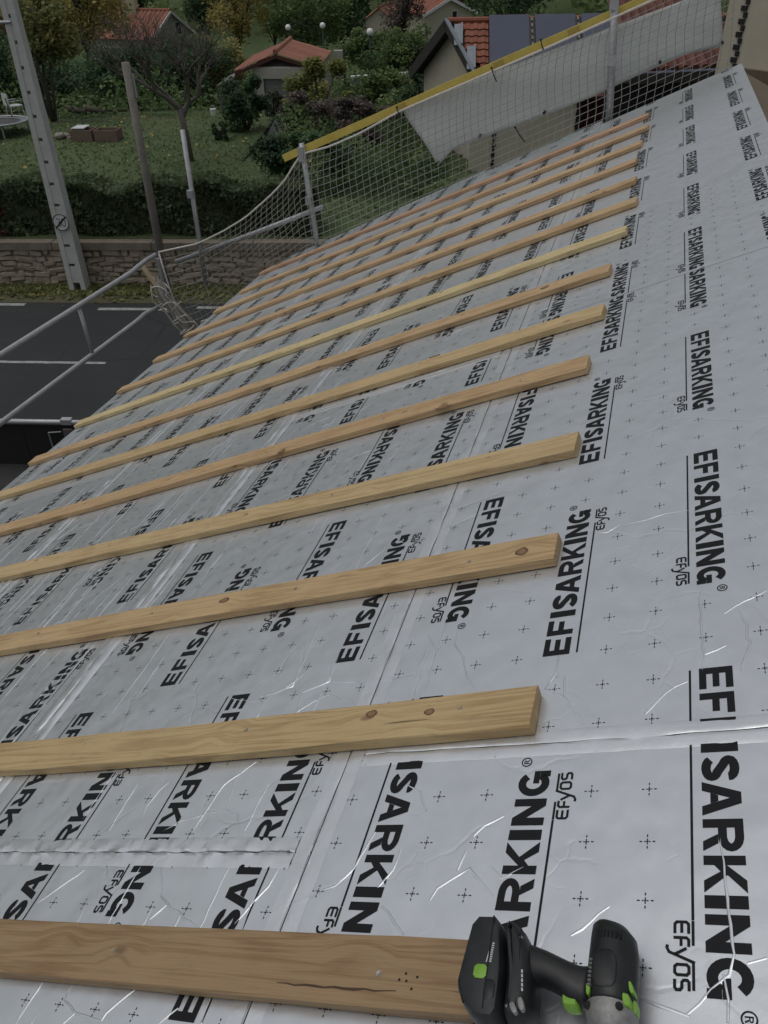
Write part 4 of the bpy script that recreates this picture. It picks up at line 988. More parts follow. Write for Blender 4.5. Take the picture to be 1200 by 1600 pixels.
def clip_poly(p, u0, u1):
    for s_, lim in ((1, u0), (-1, -u1)):
        q = []
        for i in range(len(p)):
            a, b = p[i - 1], p[i]; da, db = s_ * a[0] - lim, s_ * b[0] - lim
            if (da >= 0) != (db >= 0):
                k = da / (da - db); q.append((a[0] + (b[0] - a[0]) * k, a[1] + (b[1] - a[1]) * k))
            if db >= 0: q.append(b)
        p = q
        if len(p) < 3: return None
    return p
CREASES = [[(1.56, -1.99), (1.24, -1.9), (0.5, -1.92), (-0.45, -1.96), (-0.95, -1.9)], [(-0.48, -1.96), (-0.29, -2.36)], [(0.62, -2.35), (0.79, -2.58), (1.16, -3.2)], [(0.71, -2.62), (0.19, -2.77), (-0.14, -2.77), (-0.28, -2.82), (-0.99, -2.6)], [(-0.03, 1.02), (-0.66, 0.99)], [(-0.05, 1.03), (-0.56, 1.02), (-0.95, 1.21), (-1.31, 0.73), (-1.99, 0.32)], [(-0.68, 0.81), (-1.22, 0.77)], [(-1.87, -0.87), (-1.38, -1.23), (-1.14, -1.64)], [(1.33, 3.75), (0.81, 3.73), (0.32, 3.39), (-0.33, 3.14), (-0.79, 2.83)], [(1.4, 4.93), (1.21, 4.54), (0.7, 4.17), (-0.67, 4.08)], [(0.86, 4.47), (0.07, 4.48), (-0.78, 4.49)], [(0.69, 4.34), (-0.02, 4.37), (-0.76, 4.35)], [(1.65, 4.15), (0.73, 4.14)], [(-3.24, 3.8), (-3.41, 3.46), (-3.86, 3.19)], [(-5.54, 4.96), (-5.43, 4.67), (-5.08, 4.38), (-4.31, 4.18)], [(-5.66, 2.63), (-5.42, 2.55), (-5.05, 2.02), (-5.32, 1.72), (-5.55, 1.48)], [(-5.1, 2.24), (-4.72, 2.16)], [(-4.42, 2.08), (-4.21, 1.91), (-4.02, 1.58)], [(-5.8, 3.55), (-6.08, 3.19), (-6.27, 2.96)], [(-4.68, 3.5), (-5.11, 3.54), (-5.45, 3.74)], [(-7.14, -1.57), (-6.77, -1.89), (-6.55, -2.12), (-6.28, -2.21), (-5.9, -2.2), (-5.05, -2.13), (-4.48, -2.11)], [(-6.56, -2.07), (-6.87, -2.1), (-7.17, -2.1)], [(-6.4, -2.38), (-6.31, -2.63)], [(-6.93, -0.92), (-7.03, -1.19), (-7.14, -1.63)], [(-6.14, 0.09), (-5.66, -0.46)], [(3.14, 8.43), (1.19, 8.28), (0.01, 8.19), (-0.27, 9.25)], [(-0.03, 8.18), (-0.27, 7.76), (-0.78, 7.66)], [(0.78, 7.25), (0.04, 7.04), (-0.24, 7.75)], [(0.04, 7.04), (-0.12, 6.12)], [(-2.38, 8.12), (-2.98, 8.77), (-4.23, 8.97)], [(-3.04, 7.42), (-4.25, 7.48)], [(-2.84, 11.7), (-4.19, 11.67)], [(-5.11, 9.29), (-5.75, 8.85), (-5.99, 8.43), (-6.38, 7.42)], [(-5.94, 8.59), (-6.25, 8.83)], [(-6.12, 8.08), (-6.41, 8.08)], [(-5.2, 11.66), (-6.02, 12.52)], [(-5.1, 9.93), (-6.4, 9.94)], [(-5.1, 7.42), (-6.38, 7.42)], [(-5.08, 6.13), (-5.48, 6.22), (-6.25, 6.62)], [(-7.54, 9.95), (-7.93, 9.94), (-8.1, 9.46), (-8.17, 8.7)], [(-7.53, 8.22), (-8.03, 8.69), (-8.17, 8.7)], [(-8.1, 9.46), (-8.3, 9.61)], [(-7.8, 7.03), (-8.08, 7.3)]]
def ridge_strip(mb, path, wd=.04, h=.018):
    """a thin raised fold of foil along a path on the board"""
    pts = []
    for i in range(len(path) - 1):
        a, b = np.array(path[i]), np.array(path[i + 1]); L = np.linalg.norm(b - a); k = max(1, int(L / .18))
        for j in range(k):
            p = a + (b - a) * j / k
            if i or j: p = p + nrs.normal(0, .012, 2)
            pts.append(p)
    pts.append(np.array(path[-1]))
    n = len(pts)
    V, UV = [], []
    for i, p in enumerate(pts):
        d = pts[min(i + 1, n - 1)] - pts[max(i - 1, 0)]; d = d / (np.linalg.norm(d) + 1e-9); s_ = np.array([-d[1], d[0]])
        f = math.sin(PI * min(1., max(.04, (i + .3) / (n - .4)))) ** .5; ww = wd * (.5 + .5 * f) * nrs.uniform(.8, 1.2); hh = h * f * nrs.uniform(.7, 1.2)
        for k, nn_ in ((-.5, .0008), (0.08, hh), (.5, .0008)):
            q = p + s_ * ww * k; V.append(R(q[0], q[1], nn_)); UV.append((q[0], q[1]))
    F = []
    for i in range(n - 1):
        for k in range(2): F.append((3 * i + k, 3 * i + k + 1, 3 * i + 4 + k, 3 * i + 3 + k))
    mb.add(V, F, UV)
def random_creases(mb, u0, u1, v0, v1, dens_long, dens_web):
    L, W = u1 - u0, v1 - v0
    for k in range(int(L * W / 100. * dens_long)):
        v = nrs.uniform(v0 + .4, v1 - .4); a = nrs.uniform(u0 + .5, u1 - 3.5); b = min(u1 - .4, a + nrs.uniform(1.5, 7))
        path = [(a, v)]; uu = a
        while uu < b - .6:
            uu += nrs.uniform(.6, 1.6); v = min(v1 - .2, max(v0 + .2, v + nrs.normal(0, .05))); path.append((min(uu, b), v))
        if len(path) > 1: ridge_strip(mb, path, .04, .018)
    for k in range(int(L * W / 100. * dens_web)):
        p = np.array([nrs.uniform(u0 + 1, u1 - 1), nrs.uniform(v0 + 1, v1 - 1)]); a = nrs.uniform(0, 2 * PI)
        for br in range(nrs.randint(1, 4)):
            q = p.copy(); path = [tuple(q)]; aa = a + br * 2.1 + nrs.uniform(-.4, .4)
            for j in range(nrs.randint(2, 5)):
                q = q + nrs.uniform(.25, .6) * np.array([math.cos(aa), math.sin(aa)]); aa += nrs.normal(0, .45)
                if not (u0 + .2 < q[0] < u1 - .2 and v0 + .2 < q[1] < v1 - .2): break
                path.append(tuple(q))
            if len(path) > 1: ridge_strip(mb, path, .04, .012)
BV = [-6.5, 5.5, 17.5, 29.7, 41.7, 44.4]
ROWS = [([-26.4, -2.4, 21.6, 45.6, 69.3], [7.45, 0.0, 4.2, 4.4], .3, 1.3),
        ([-28.7, -4.75, 19.3, 43.3, 67.3, 71.2], [0.0, .7, 6.4, 2.1, 5.], 7, 5),
        ([-32., -8, 16, 40, 64, 72.2], [3.1, 5.7, 2.2, 7., 1.], 20, 7),
        ([-28., -4, 20, 44, 68, 71.8], [1.3, 4.4, 6.2, .5, 3.], 24, 7),
        ([-30., -12, 12, 36, 60, 70.6], [2., 5., 7., 4., 1.], 20, 4)]
for ri, (seams, phases, dl, dw) in enumerate(ROWS):
    v0, v1 = BV[ri], BV[ri + 1]
    for pi in range(len(seams) - 1):
        u0, u1 = seams[pi] + .022, seams[pi + 1] - .022; a0, a1 = v0 + .015, v1 - .015
        if u1 < -22: continue
        mb = MB()
        # foil face as a slightly uneven grid, foam body below
        nu, nv = max(2, int((u1 - u0) / 1.5)), max(2, int((a1 - a0) / 1.5))
        for j in range(nv + 1):
            for i in range(nu + 1):
                u, v = u0 + (u1 - u0) * i / nu, a0 + (a1 - a0) * j / nv
                mb.v.append(R(u, v, 0)); mb.uv.append((u, v))
        for j in range(nv):
            for i in range(nu):
                q = j * (nu + 1) + i; mb.f.append((q, q + nu + 1, q + nu + 2, q + 1)); mb.m.append(0)
        o4 = [R(u0, a0, 0), R(u1, a0, 0), R(u1, a1, 0), R(u0, a1, 0), R(u0, a0, -.6), R(u1, a0, -.6), R(u1, a1, -.6), R(u0, a1, -.6)]
        mb.add(o4, [(4, 5, 6, 7), (0, 1, 5, 4), (1, 2, 6, 5), (2, 3, 7, 6), (3, 0, 4, 7)], None, 0)
        for path in CREASES:
            if u0 < path[0][0] < u1 and v0 < path[0][1] < v1 and pi >= 0:
                path = [(min(u1 - .05, max(u0 + .05, a)), b) for a, b in path]
                ridge_strip(mb, path, .05, .020)
        if dl or dw: random_creases(mb, max(u0, -16), u1, a0, a1, dl, dw)
        pan = build('insulation_board', mb, FOIL, house, fixn=False)
        sm_ = np.zeros(len(pan.data.polygons), bool); sm_[nu * nv + 5:] = True; pan.data.polygons.foreach_set('use_smooth', sm_)
        # print
        tb = MB(); ph = phases[pi]
        def put(polys, fu, fv, n_=.006):
            for q in polys:
                p = [(fu(x, y), fv(x, y)) for x, y in q]; p = clip_poly(p, u0 + .02, u1 - .02)
                if p is None or max(b for a, b in p) > a1 - .02: continue
                vs = [R(a, b, n_) for a, b in p]
                A2 = sum(p[i - 1][0] * p[i][1] - p[i][0] * p[i - 1][1] for i in range(len(p)))
                tb.add(vs if A2 < 0 else vs[::-1], [tuple(range(len(vs)))], [(a, b) for a, b in (p if A2 < 0 else p[::-1])])
        for vb, sg in COLS:
            off = ph if sg > 0 else ph - .85 + (.1 if ri else 0)
            k0 = math.floor((max(u0, -22) - off) / 8) - 1
            for k in range(k0, int((u1 - off) / 8) + 2):
                st = off + 8 * k
                if sg > 0: put(WORD, lambda x, y: st + x, lambda x, y: v0 + vb + y)
                else: put(WORD, lambda x, y: st - x, lambda x, y: v0 + vb - y)
        if tb.f: build('printed_lettering', tb, INK, pan, fixn=False)
        tb = MB()
        umax = min(u1, 34)
        for i in range(math.ceil(max(u0, -16) - ph), int(umax - ph) + 1):
            u = ph + i
            for j in range(12):
                v = v0 + .5 + j
                if v > a1: continue
                # no marks under the words
                hit = False
                for vb, sg in COLS:
                    if sg > 0: lo_, hi_ = vb - .45, vb + .75; fr0 = (u - ph) % 8
                    else: lo_, hi_ = vb - .75, vb + .45; fr0 = ((ph - .85) - u) % 8
                    if lo_ < v - v0 < hi_ and (fr0 < 5.95 or fr0 > 7.85): hit = True
                if hit: continue
                put(TICK, lambda x, y: u + x, lambda x, y: v + y, .006)
        if tb.f: set_props(build('printed_cross_marks', tb, INK, pan, fixn=False))
# --- tape over the joints: two lips with an uneven crack between them
def tape(p0, p1, wd, crack=.05, step=.5, lift=.014, wr=.012, vis=True):
    p0, p1 = np.array(p0, float), np.array(p1, float); d = p1 - p0; L = np.linalg.norm(d); d /= L; s_ = np.array([-d[1], d[0]]); n = max(2, int(L / step))
    mb = MB(); cw = np.clip(nrs.normal(.4, .5, n + 1), 0.04, 1.4) * crack; cj = nrs.normal(0, .018, n + 1)
    sm = lambda a: np.convolve(np.pad(a, 1, 'edge'), [.25, .5, .25], 'valid')
    cw = sm(cw); cj = sm(cj); wob = sm(nrs.normal(0, .012, n + 1))
    xs = [-1, -.98, -.62, -.3, -.1, 0]
    for side in (-1, 1):
        V, UV = [], []; m = len(xs)
        for i in range(n + 1):
            c = p0 + d * L * i / n
            for k, x in enumerate(xs):
                if k == m - 1: off = cj[i] + side * cw[i] / 2; nn_ = .004
                else: off = wob[i] + side * (-x) * wd / 2; nn_ = .0022 if k == 0 else lift * .4 * (.45 if k == 1 else 1) + abs(nrs.normal(0, wr * .35)) * (k > 1) 
                q = c + s_ * off; V.append(R(q[0], q[1], max(.002, nn_))); UV.append((q[0] * 1.0, q[1]))
        F = []
        for i in range(n):
            for k in range(m - 1):
                q = [i * m + k, i * m + k + 1, (i + 1) * m + k + 1, (i + 1) * m + k]
                F.append(tuple(q if side > 0 else q[::-1]))
        mb.add(V, F, UV)
    return build('joint_tape', mb, TAPE, house, smooth='auto', fixn=True)
tape((-22, 5.5), (69.2, 5.5), .74, .15, .22, .010, .012)
tape((-22, 17.55), (71, 17.55), .95, .12, .25, .035, .06)
tape((-20, 29.75), (71, 29.75), .95, .14, .25, .035, .06)
tape((-20, 41.7), (70, 41.7), .8, .1, .5, .03, .02)
tape((-2.4, -6.45), (-2.4, 5.1), .62, .035, .25, .018)
tape((-4.75, 5.9), (-4.75, 17.0), .72, .05, .12, .016, .045)
for ri in (1, 2, 3, 4):
    for u in ROWS[ri][0][1:-1]:
        if u == -4.75 or u < -12: continue
        tape((u, BV[ri] + .5), (u, BV[ri + 1] - .5), .7, .04, .4, .02, .015)

# ------------------------------------------------------------------ battens
BAT = [((-6.60, 12.99), (-6.44, 1.02)), ((-1.10, 18.73), (-1.12, 1.25)), ((4.72, 24.81), (4.25, 1.46)), ((10.87, 31.22), (9.56, 1.46)), ((16.41, 37.01), (15.41, 1.66)), ((22.37, 43.23), (20.35, 1.45)), ((27.53, 44.14), (25.62, 1.54)), ((33.06, 44.), (31.08, 1.08)), ((38.74, 43.68), (36.27, .77)), ((44.99, 43.94), (41.44, 1.03)), ((50.42, 43.76), (46.85, 1.21)), ((56.32, 43.52), (52.09, 1.06)), ((61.33, 43.), (57.4, .77)), ((67.94, 43.72), (62.65, .93))]
BLAB = ['wide reddish pine batten nearest the camera, the cordless drill lying on its end', 'yellow pine batten second from the bottom, with two knots near its square right end',
        'pine batten third from the bottom, a dark oval knot close to its right end', 'pine batten fourth from the bottom, clean pale and straight',
        'orange tinted pine batten fifth from the bottom, with a large knot past its middle', 'pine batten sixth from the bottom, its right end beside the word EFISARKING',
        'pine batten seventh from the bottom, its left tip overhanging the road', 'pale greenish yellow pine batten eighth from the bottom, brightest of the row',
        'pine batten ninth from the bottom', 'pine batten tenth from the bottom', 'pine batten eleventh from the bottom', 'pine batten twelfth from the bottom', 'pine batten second from the far gable edge', 'pinkish pine batten at the far gable edge below the net']
for i in (8, 9, 10, 11): BLAB[i] += ', between ' + ('the pale greenish batten and the far gable' if i == 8 else 'its neighbours in the far half of the roof')
BCOL = [(0.307, 0.207, 0.109), (0.474, 0.350, 0.180), (0.484, 0.345, 0.185), (0.506, 0.377, 0.201), (0.472, 0.324, 0.174), (0.505, 0.372, 0.196), (0.493, 0.345, 0.190), (0.575, 0.473, 0.258), (0.494, 0.356, 0.194), (0.484, 0.340, 0.188), (0.472, 0.324, 0.182), (0.504, 0.361, 0.200), (0.483, 0.335, 0.191), (0.469, 0.299, 0.188)]
KNOTS = {1: [(-1.50, 5.11, .14, .12), (-1.60, 3.62, .12, .10)], 2: [(3.69, 2.38, .17, .17), (4.1, 12.67, .2, .13)], 3: [(8.06 + 1.6, 14.81, .12, .09)], 4: [(14.62, 7.45, .34, .26), (14.88, 15.57, .2, .16)], 6: [(25.35, 4.75, .22, .17)], 7: [(31.35, 11.9, .2, .16)], 8: [(36.2, 14.45, .25, .16)]}
KNOT_D = mottled('knot_rim', (.10, .052, .026), (.17, .095, .05), 60, .7, .1)
KNOT_L = mottled('knot_heart', (.20, .115, .055), (.28, .17, .085), 60, .7, .1)
CRACKM = mat('wood_split', (.07, .044, .026), .9)
def batten(i, l, r, label):
    l, r = np.array(l), np.array(r); d = l - r
    if i < 6: l = r + d / d[1] * (44.9 - r[1]); d = l - r        # these run on to the eave
    else: l = l + d / np.linalg.norm(d) * .25
    d = l - r; L = np.linalg.norm(d); d /= L; s_ = np.array([-d[1], d[0]]); s_ = s_ if s_[0] < 0 else -s_
    wd, th = 1.09, .27; n = 24; mb = MB(); bow = nrs.normal(0, .05, 3); rings = []; ch = .025
    prof_ = [(0, ch), (0, th - ch), (ch, th), (wd - ch, th), (wd, th - ch), (wd, ch), (wd - ch, 0), (ch, 0)]
    UVp = [0, .25, .27, 1.33, 1.35, 1.6, 1.62, 2.7]
    for k in range(n + 1):
        x = L * k / n; c = r + d * x + s_ * (bow[0] * math.sin(PI * k / n) + bow[1] * math.sin(2 * PI * k / n))
        skew = .0
        ring = []
        for (a, b) in prof_:
            aa = a + nrs.normal(0, .012); bb = b + nrs.normal(0, .006) * (b > .1)
            if k == 0: q = c + s_ * aa + d * nrs.normal(0, .01)
            elif k == n: q = c + s_ * aa - d * (.1 * a)
            else: q = c + s_ * aa
            ring.append(R(q[0], q[1], bb + .026))
        rings.append(ring)
    nP = len(prof_); base = len(mb.v)
    for k, ring in enumerate(rings):
        mb.v += ring; mb.uv += [(L * k / n, UVp[j]) for j in range(nP)]
    for k in range(n):
        for j in range(nP):
            j2 = (j + 1) % nP; mb.f.append((k * nP + j, k * nP + j2, (k + 1) * nP + j2, (k + 1) * nP + j)); mb.m.append(0)
    mb.f += [tuple(range(nP)), tuple(n * nP + j for j in range(nP))[::-1]]; mb.m += [0, 0]
    o = build('batten', mb, WOOD, None, label, 'batten', 'wooden battens laid down the roof slope', origin=R(r[0], r[1], 0))
    o.color = (*BCOL[i], 1)
    # screw heads
    sv = {0: [2.0, 8.0], 1: [1.65, 7.4, 13.2], 2: [2.4, 8.3, 14.5, 20.6], 3: [3, 9.2, 15.1, 21.3]}.get(i, [2.6, 8.7, 15., 21.2, 27.4])
    for x in sv:
        for off in ((.33,) if i else (.36,)):
            c = r + d * x + s_ * (off * wd + nrs.uniform(-.05, .25)); mb = MB()
            p = [[R(c[0] + rr * math.cos(2 * PI * k / 10), c[1] + rr * math.sin(2 * PI * k / 10), th + .026 + hh) for k in range(10)] for rr, hh in ((.058, -.002), (.055, .008), (.034, .008), (.022, .002))]
            mb.rings(p); build('screw_head', mb, SCREW, o, smooth='auto')
    # knots and nail holes seen on the face
    for (u_, v_, a_, b_) in KNOTS.get(i, []):
        for nm_, f_, lift_, m_ in (('knot', 1., .004, KNOT_D), ('knot_heart', .62, .007, KNOT_L)):
            mb = MB(); mb.add([R(u_ + b_ * f_ * math.sin(t_) * (1 + .12 * math.sin(3 * t_ + i)), v_ + a_ * f_ * math.cos(t_) * (1 + .1 * math.cos(2 * t_)), th + .026 + lift_) for t_ in np.linspace(0, 2 * PI, 16, endpoint=False)[::-1]], [tuple(range(16))])
            build(nm_, mb, m_, o, fixn=False)
    if i == 0:
        for u_, v_ in ((-7.14, 2.62), (-7.15, 2.49), (-7.26, 2.37), (-7.04, 2.53), (-7.08, 2.32)):
            mb = MB(); mb.add([R(u_ + .022 * math.sin(t_), v_ + .022 * math.cos(t_), th + .031) for t_ in np.linspace(0, 2 * PI, 8, endpoint=False)[::-1]], [tuple(range(8))]); build('nail_hole', mb, DARKIN, o, fixn=False)
        pc = [(-7.36 + .012 * math.sin(k * 2.3) + .045 * (k / 12) ** 2, 4.9 - k * .19) for k in range(13)]
        mb = MB(); wd_ = [.004 + .02 * math.sin(PI * (k + .5) / 13) * nrs.uniform(.5, 1.2) for k in range(13)]
        vs = [R(u_ + w_, v_, th + .031) for (u_, v_), w_ in zip(pc, wd_)] + [R(u_ - w_, v_, th + .031) for (u_, v_), w_ in list(zip(pc, wd_))[::-1]]
        mb.add(vs, [tuple(range(26))]); build('split', mb, CRACKM, o, fixn=False)
    return o
for i, ((l, r), lab) in enumerate(zip(BAT, BLAB)): batten(i, l, r, lab)

# ------------------------------------------------------------------ guard rails along the eave
XE = -5.3
def on_x(px, py, X=XE):
    d = C_R * (px - 600) / F_PX + C_D * (py - 800) / F_PX + C_F; return CAM + d * ((X - CAM[0]) / d[0])
YG = 7.05
def on_y(px, py, Y=YG):
    d = C_R * (px - 600) / F_PX + C_D * (py - 800) / F_PX + C_F; return CAM + d * ((Y - CAM[1]) / d[1])
gr_t = thing('eave_guard_rail', (XE, 3., ZG), 'galvanised double tube guard rail running along the eave on the left', 'guard rail')
a = on_x(0, 555); b = on_x(205, 426); back = a + (a - b) / np.linalg.norm(a - b) * 6
mb = MB(); mb.tube([back, a, b, on_x(214, 418), on_y(228, 407, 6.9), on_y(243, 398, YG)], .027, 10); build('top_rail', mb, STEEL, gr_t, smooth=True)
a2 = on_x(0, 662); b2 = on_x(214, 502); back2 = a2 + (a2 - b2) / np.linalg.norm(a2 - b2) * 6
mb = MB(); mb.tube([back2, a2, b2, on_x(226, 491), on_y(244, 482, 6.9), on_y(256, 475, YG)], .027, 10); build('lower_rail', mb, STEEL, gr_t, smooth=True)
mb = MB(); mb.tube([on_x(124, 482), on_x(146, 558)], .02, 8); build('strut', mb, STEEL, gr_t, smooth=True)
for Y in (2.2, -1.2):
    zt_r = float(a[2] + (b[2] - a[2]) * (Y - a[1]) / (b[1] - a[1])); mb = MB(); mb.tube([(XE, Y, zt_r), (XE, Y, ZG)], .025, 8); build('upright', mb, STEEL, gr_t)
q = on_y(258, 470); mb = MB(); mb.tube([on_y(246, 404), on_y(262, 480), on_y(300, 530), (on_y(300, 530)[0], YG, ZG)], [.024, .024, .024, .024], 8); build('corner_upright', mb, STEEL, gr_t)
# wooden stub at the corner
mb = MB(); a, b = on_y(222, 415, 6.95), on_y(244, 446, 6.95); mb.tube([a, b], .038, 4); build('timber_offcut', mb, mottled('pale_offcut', (.40, .31, .19), (.5, .4, .25), 10), None, 'short pale timber offcut tied in the corner of the guard rail', 'offcut')

# ------------------------------------------------------------------ gable guard posts, rail, yellow board, net, tarpaulin
GP = 'steel guard posts along the far gable'
def gpost(px0, py0, px1, py1, label, r=.03):
    a, b = on_y(px0, py0), on_y(px1, py1); b = np.array([a[0] * .15 + b[0] * .85, YG, b[2] - .45]); t = thing('guard_post', b, label, 'guard post', GP)
    mb = MB(); mb.tube([b, a], r, 8); build('tube', mb, STEEL, t, smooth=True)
    k = (a - b); p = b + k * .62
    mb = MB(); mb.obox(p - np.array([0, .03, 0]), (.035, 0, 0), (0, .03, 0), (0, 0, .04)); build('clamp', mb, STEEL, t)
    if px0 < 300: return t
    mb = MB(); mb.obox(a - UP * .10 - np.array([0, .032, 0]), (.03, 0, 0), (0, .012, 0), (0, 0, .07)); build('board_holder', mb, STEEL, t); return t
gpost(285, 203, 313, 388, 'slim steel guard post standing tallest at the eave corner of the net', .027)
gpost(471, 224, 504, 382, 'steel guard post at the end of the yellow board above the net')
gpost(962, -22, 963, 182, 'steel guard post in front of the white tarpaulin near the ridge', .034)
mb = MB(); mb.tube([on_y(275, 409), on_y(388, 368), on_y(505, 323)], .026, 8); build('gable_rail', mb, STEEL, None, 'galvanised tube rail behind the net between the two left guard posts', 'rail', smooth=True)
a, b = on_y(444, 247, 7.10), on_y(1040, -14, 7.10); d_ = (b - a) / np.linalg.norm(b - a); nv = np.cross(d_, (0, 1, 0)); nv = nv if nv[2] > 0 else -nv
yb = thing('yellow_board', (a + b) / 2, 'long yellow edge board held on the guard posts above the tarpaulin', 'board')
mb = MB(); mb.obox((a + b) / 2, d_ * np.linalg.norm(b - a) / 2, np.array([0, .02, 0]), nv * .036); build('board', mb, YELLOW, yb)
mb = MB()
for f in (.36, .62, .80):
    mb = MB(); p = a + (b - a) * f; mb.obox(p - np.array([0, .024, 0]), d_ * .05, np.array([0, .004, 0]), nv * .03); build('printed_stamp', mb, STAMP, yb)
# net surface: parameter x across, h 0..1 from roof edge to top rope
TOPR = [(-5.45, -1.80), (-4.89, -1.66), (-4.55, -1.50), (-4.25, -1.33), (-3.95, -1.10), (-3.75, -.93), (-3.53, -.64), (-3.2, -.55), (-2.88, -.42), (-2.45, -.20), (-1.09, .35), (-.26, .70), (.55, 1.05)]
def topz(x):
    for (x0, z0), (x1, z1) in zip(TOPR, TOPR[1:]):
        if x <= x1: return z0 + (z1 - z0) * (x - x0) / (x1 - x0)
    return TOPR[-1][1]
def botz(x):
    if x < -4.05: return x * .466 - .25 - .55 * (min(1., (-4.05 - x) / 1.1))
    return x * .466 - .22
def netp(x, zf, side=0.):
    zb_, zt2 = botz(x), topz(x); z = zb_ + (zt2 - zb_) * zf
    xs_ = x + (.22 * (1 - zf) if x < -4.9 else 0)
    return (xs_, YG - .045 + .04 * math.sin(x * 2.1) * (1 - zf) + .03 * math.sin(zf * 5 + x), z)
net = thing('safety_net', (-3., YG, -1.6), 'pale square mesh safety net hung along the far gable and gathered at the eave corner', 'net')
mb = MB(); cell = .070; x = -5.42
while x < .52:
    zb_, zt2 = botz(x), topz(x); k = 6; mb.tube([netp(x + .03 * math.sin(i), i / k) for i in range(k + 1)], .0030, 3, False); x += cell
nh_ = 17
for j in range(nh_ + 1):
    xx = np.arange(-5.42, .53, cell)
    if j in (0, nh_): continue
    mb.tube([netp(x, j / nh_) for x in xx], .0030, 3, False)
build('mesh', mb, NETM, net, fixn=False)['kind'] = 'stuff'
mb = MB(); mb.tube([netp(x, 1.) for x in np.arange(-5.42, .53, .1)], .010, 6); mb.tube([netp(-5.42, 1 - i / 6) for i in range(7)], .010, 6); build('border_rope', mb, ROPE, net, smooth=True)
# gathered bundle and cords at the corner
mb = MB(); pts = [on_y(248, 440, 6.98), on_y(256, 462, 6.97), on_y(272, 480, 6.96), on_y(288, 500, 6.95), on_y(302, 520, 6.94)]
for k in range(14):
    o_ = nrs.normal(0, .035, 3); mb.tube([p + o_ * (1 + .4 * math.sin(i + k)) + nrs.normal(0, .012, 3) for i, p in enumerate(pts)], .013, 5)
build('gathered_netting', mb, mottled('gathered_net', (.26, .25, .22), (.38, .37, .33), 20), net, smooth=True)
mb = MB()
for k, f in enumerate((.15, .45, .7, .9)):
    i = f * 4; j = int(i); p = pts[j] + (pts[j + 1] - pts[j]) * (i - j)
    mb.tube([p + np.array([.11 * math.cos(a_), -.07, .07 * math.sin(a_ + .6 * k)]) for a_ in np.linspace(-.5, 4.6, 10)], .008, 5)
mb.tube([on_y(258, 443, 6.9), on_y(268, 455, 6.9), on_y(258, 460, 6.88), on_y(275, 478, 6.88), on_y(283, 470, 6.88), on_y(268, 486, 6.88)], .007, 5)
mb.tube([on_y(275, 494, 6.88), on_y(285, 504, 6.88), on_y(303, 502, 6.88), on_y(310, 510, 6.88)], .007, 5)
mb.tube([on_y(314, 512, 6.88), on_y(315, 502, 6.88), on_y(326, 498, 6.88)], .008, 5)
build('lashing_cord', mb, ROPE, net, smooth=True)
# tarpaulin behind the net
tl, bl_, br_, tr_ = on_y(625, 171, 7.12), on_y(682, 261, 7.10), on_y(1130, 74, 7.12), on_y(1124, -14, 7.13)
mb = MB(); nu, nv_ = 60, 14
BOT = [(0, (682, 261)), (.1, (705, 236)), (.22, (745, 220)), (.45, (850, 182)), (.62, (925, 152)), (.78, (1010, 112)), (.9, (1070, 88)), (1., (1130, 73))]
def botpt(f):
    for (f0, p0), (f1, p1) in zip(BOT, BOT[1:]):
        if f <= f1 + 1e-9:
            k = (f - f0) / (f1 - f0); return on_y(p0[0] + (p1[0] - p0[0]) * k, p0[1] + (p1[1] - p0[1]) * k, 7.11)
for j in range(nv_ + 1):
    for i in range(nu + 1):
        f, g_ = i / nu, j / nv_; T_ = tl + (tr_ - tl) * f + UP * .03; p = T_ * (1 - g_) + botpt(f) * g_
        p = p + np.array([0, .022 * math.sin(f * 14 + g_ * 2) * g_ + .006 * math.sin(f * 41 + 3 * g_) + .05 * g_ + .02 * math.sin(f * 9 - g_ * 7), 0])
        mb.v.append(tuple(p)); mb.uv.append((f, g_))
for j in range(nv_):
    for i in range(nu): q = j * (nu + 1) + i; mb.f.append((q, q + 1, q + nu + 2, q + nu + 1)); mb.m.append(0)
tp_ = build('tarpaulin', mb, TARP_M, None, 'white tarpaulin sheet hanging from the yellow board behind the safety net', 'tarpaulin', smooth=True)
md = tp_.modifiers.new('thick', 'SOLIDIFY'); md.thickness = .002
mb = MB()
for f in (.0, .23, .45, .68, .82, 1.):
    p = botpt(max(.005, min(.995, f))) + UP * .035 - np.array([0, .03, 0]); mb.tube([p - np.array([0, .008, 0]), p + np.array([0, .075, 0])], .013, 8)
build('eyelet', mb, BLACKP, tp_)
for px, py, qx, qy in ((768, 106, 776, 128), (845, 62, 849, 78), (620, 168, 625, 180), (805, 199, 820, 222)):
    mb = MB(); a, b = on_y(px, py, 6.985), on_y(qx, qy, 6.96); mb.tube([a, (a + b) / 2 - np.array([0, .02, 0]), b], .006, 5); mb.sphere(a, .012, 6, 5)
    build('cable_tie', mb, BLACKP, None, {768: 'black cable tie on the yellow board above the middle of the tarpaulin', 845: 'black cable tie on the yellow board below the solar panels', 620: 'black cable tie at the left top corner of the tarpaulin', 805: 'black cable tie hanging from the lower edge of the tarpaulin'}[px], 'cable tie', 'cable ties on the tarpaulin and net')

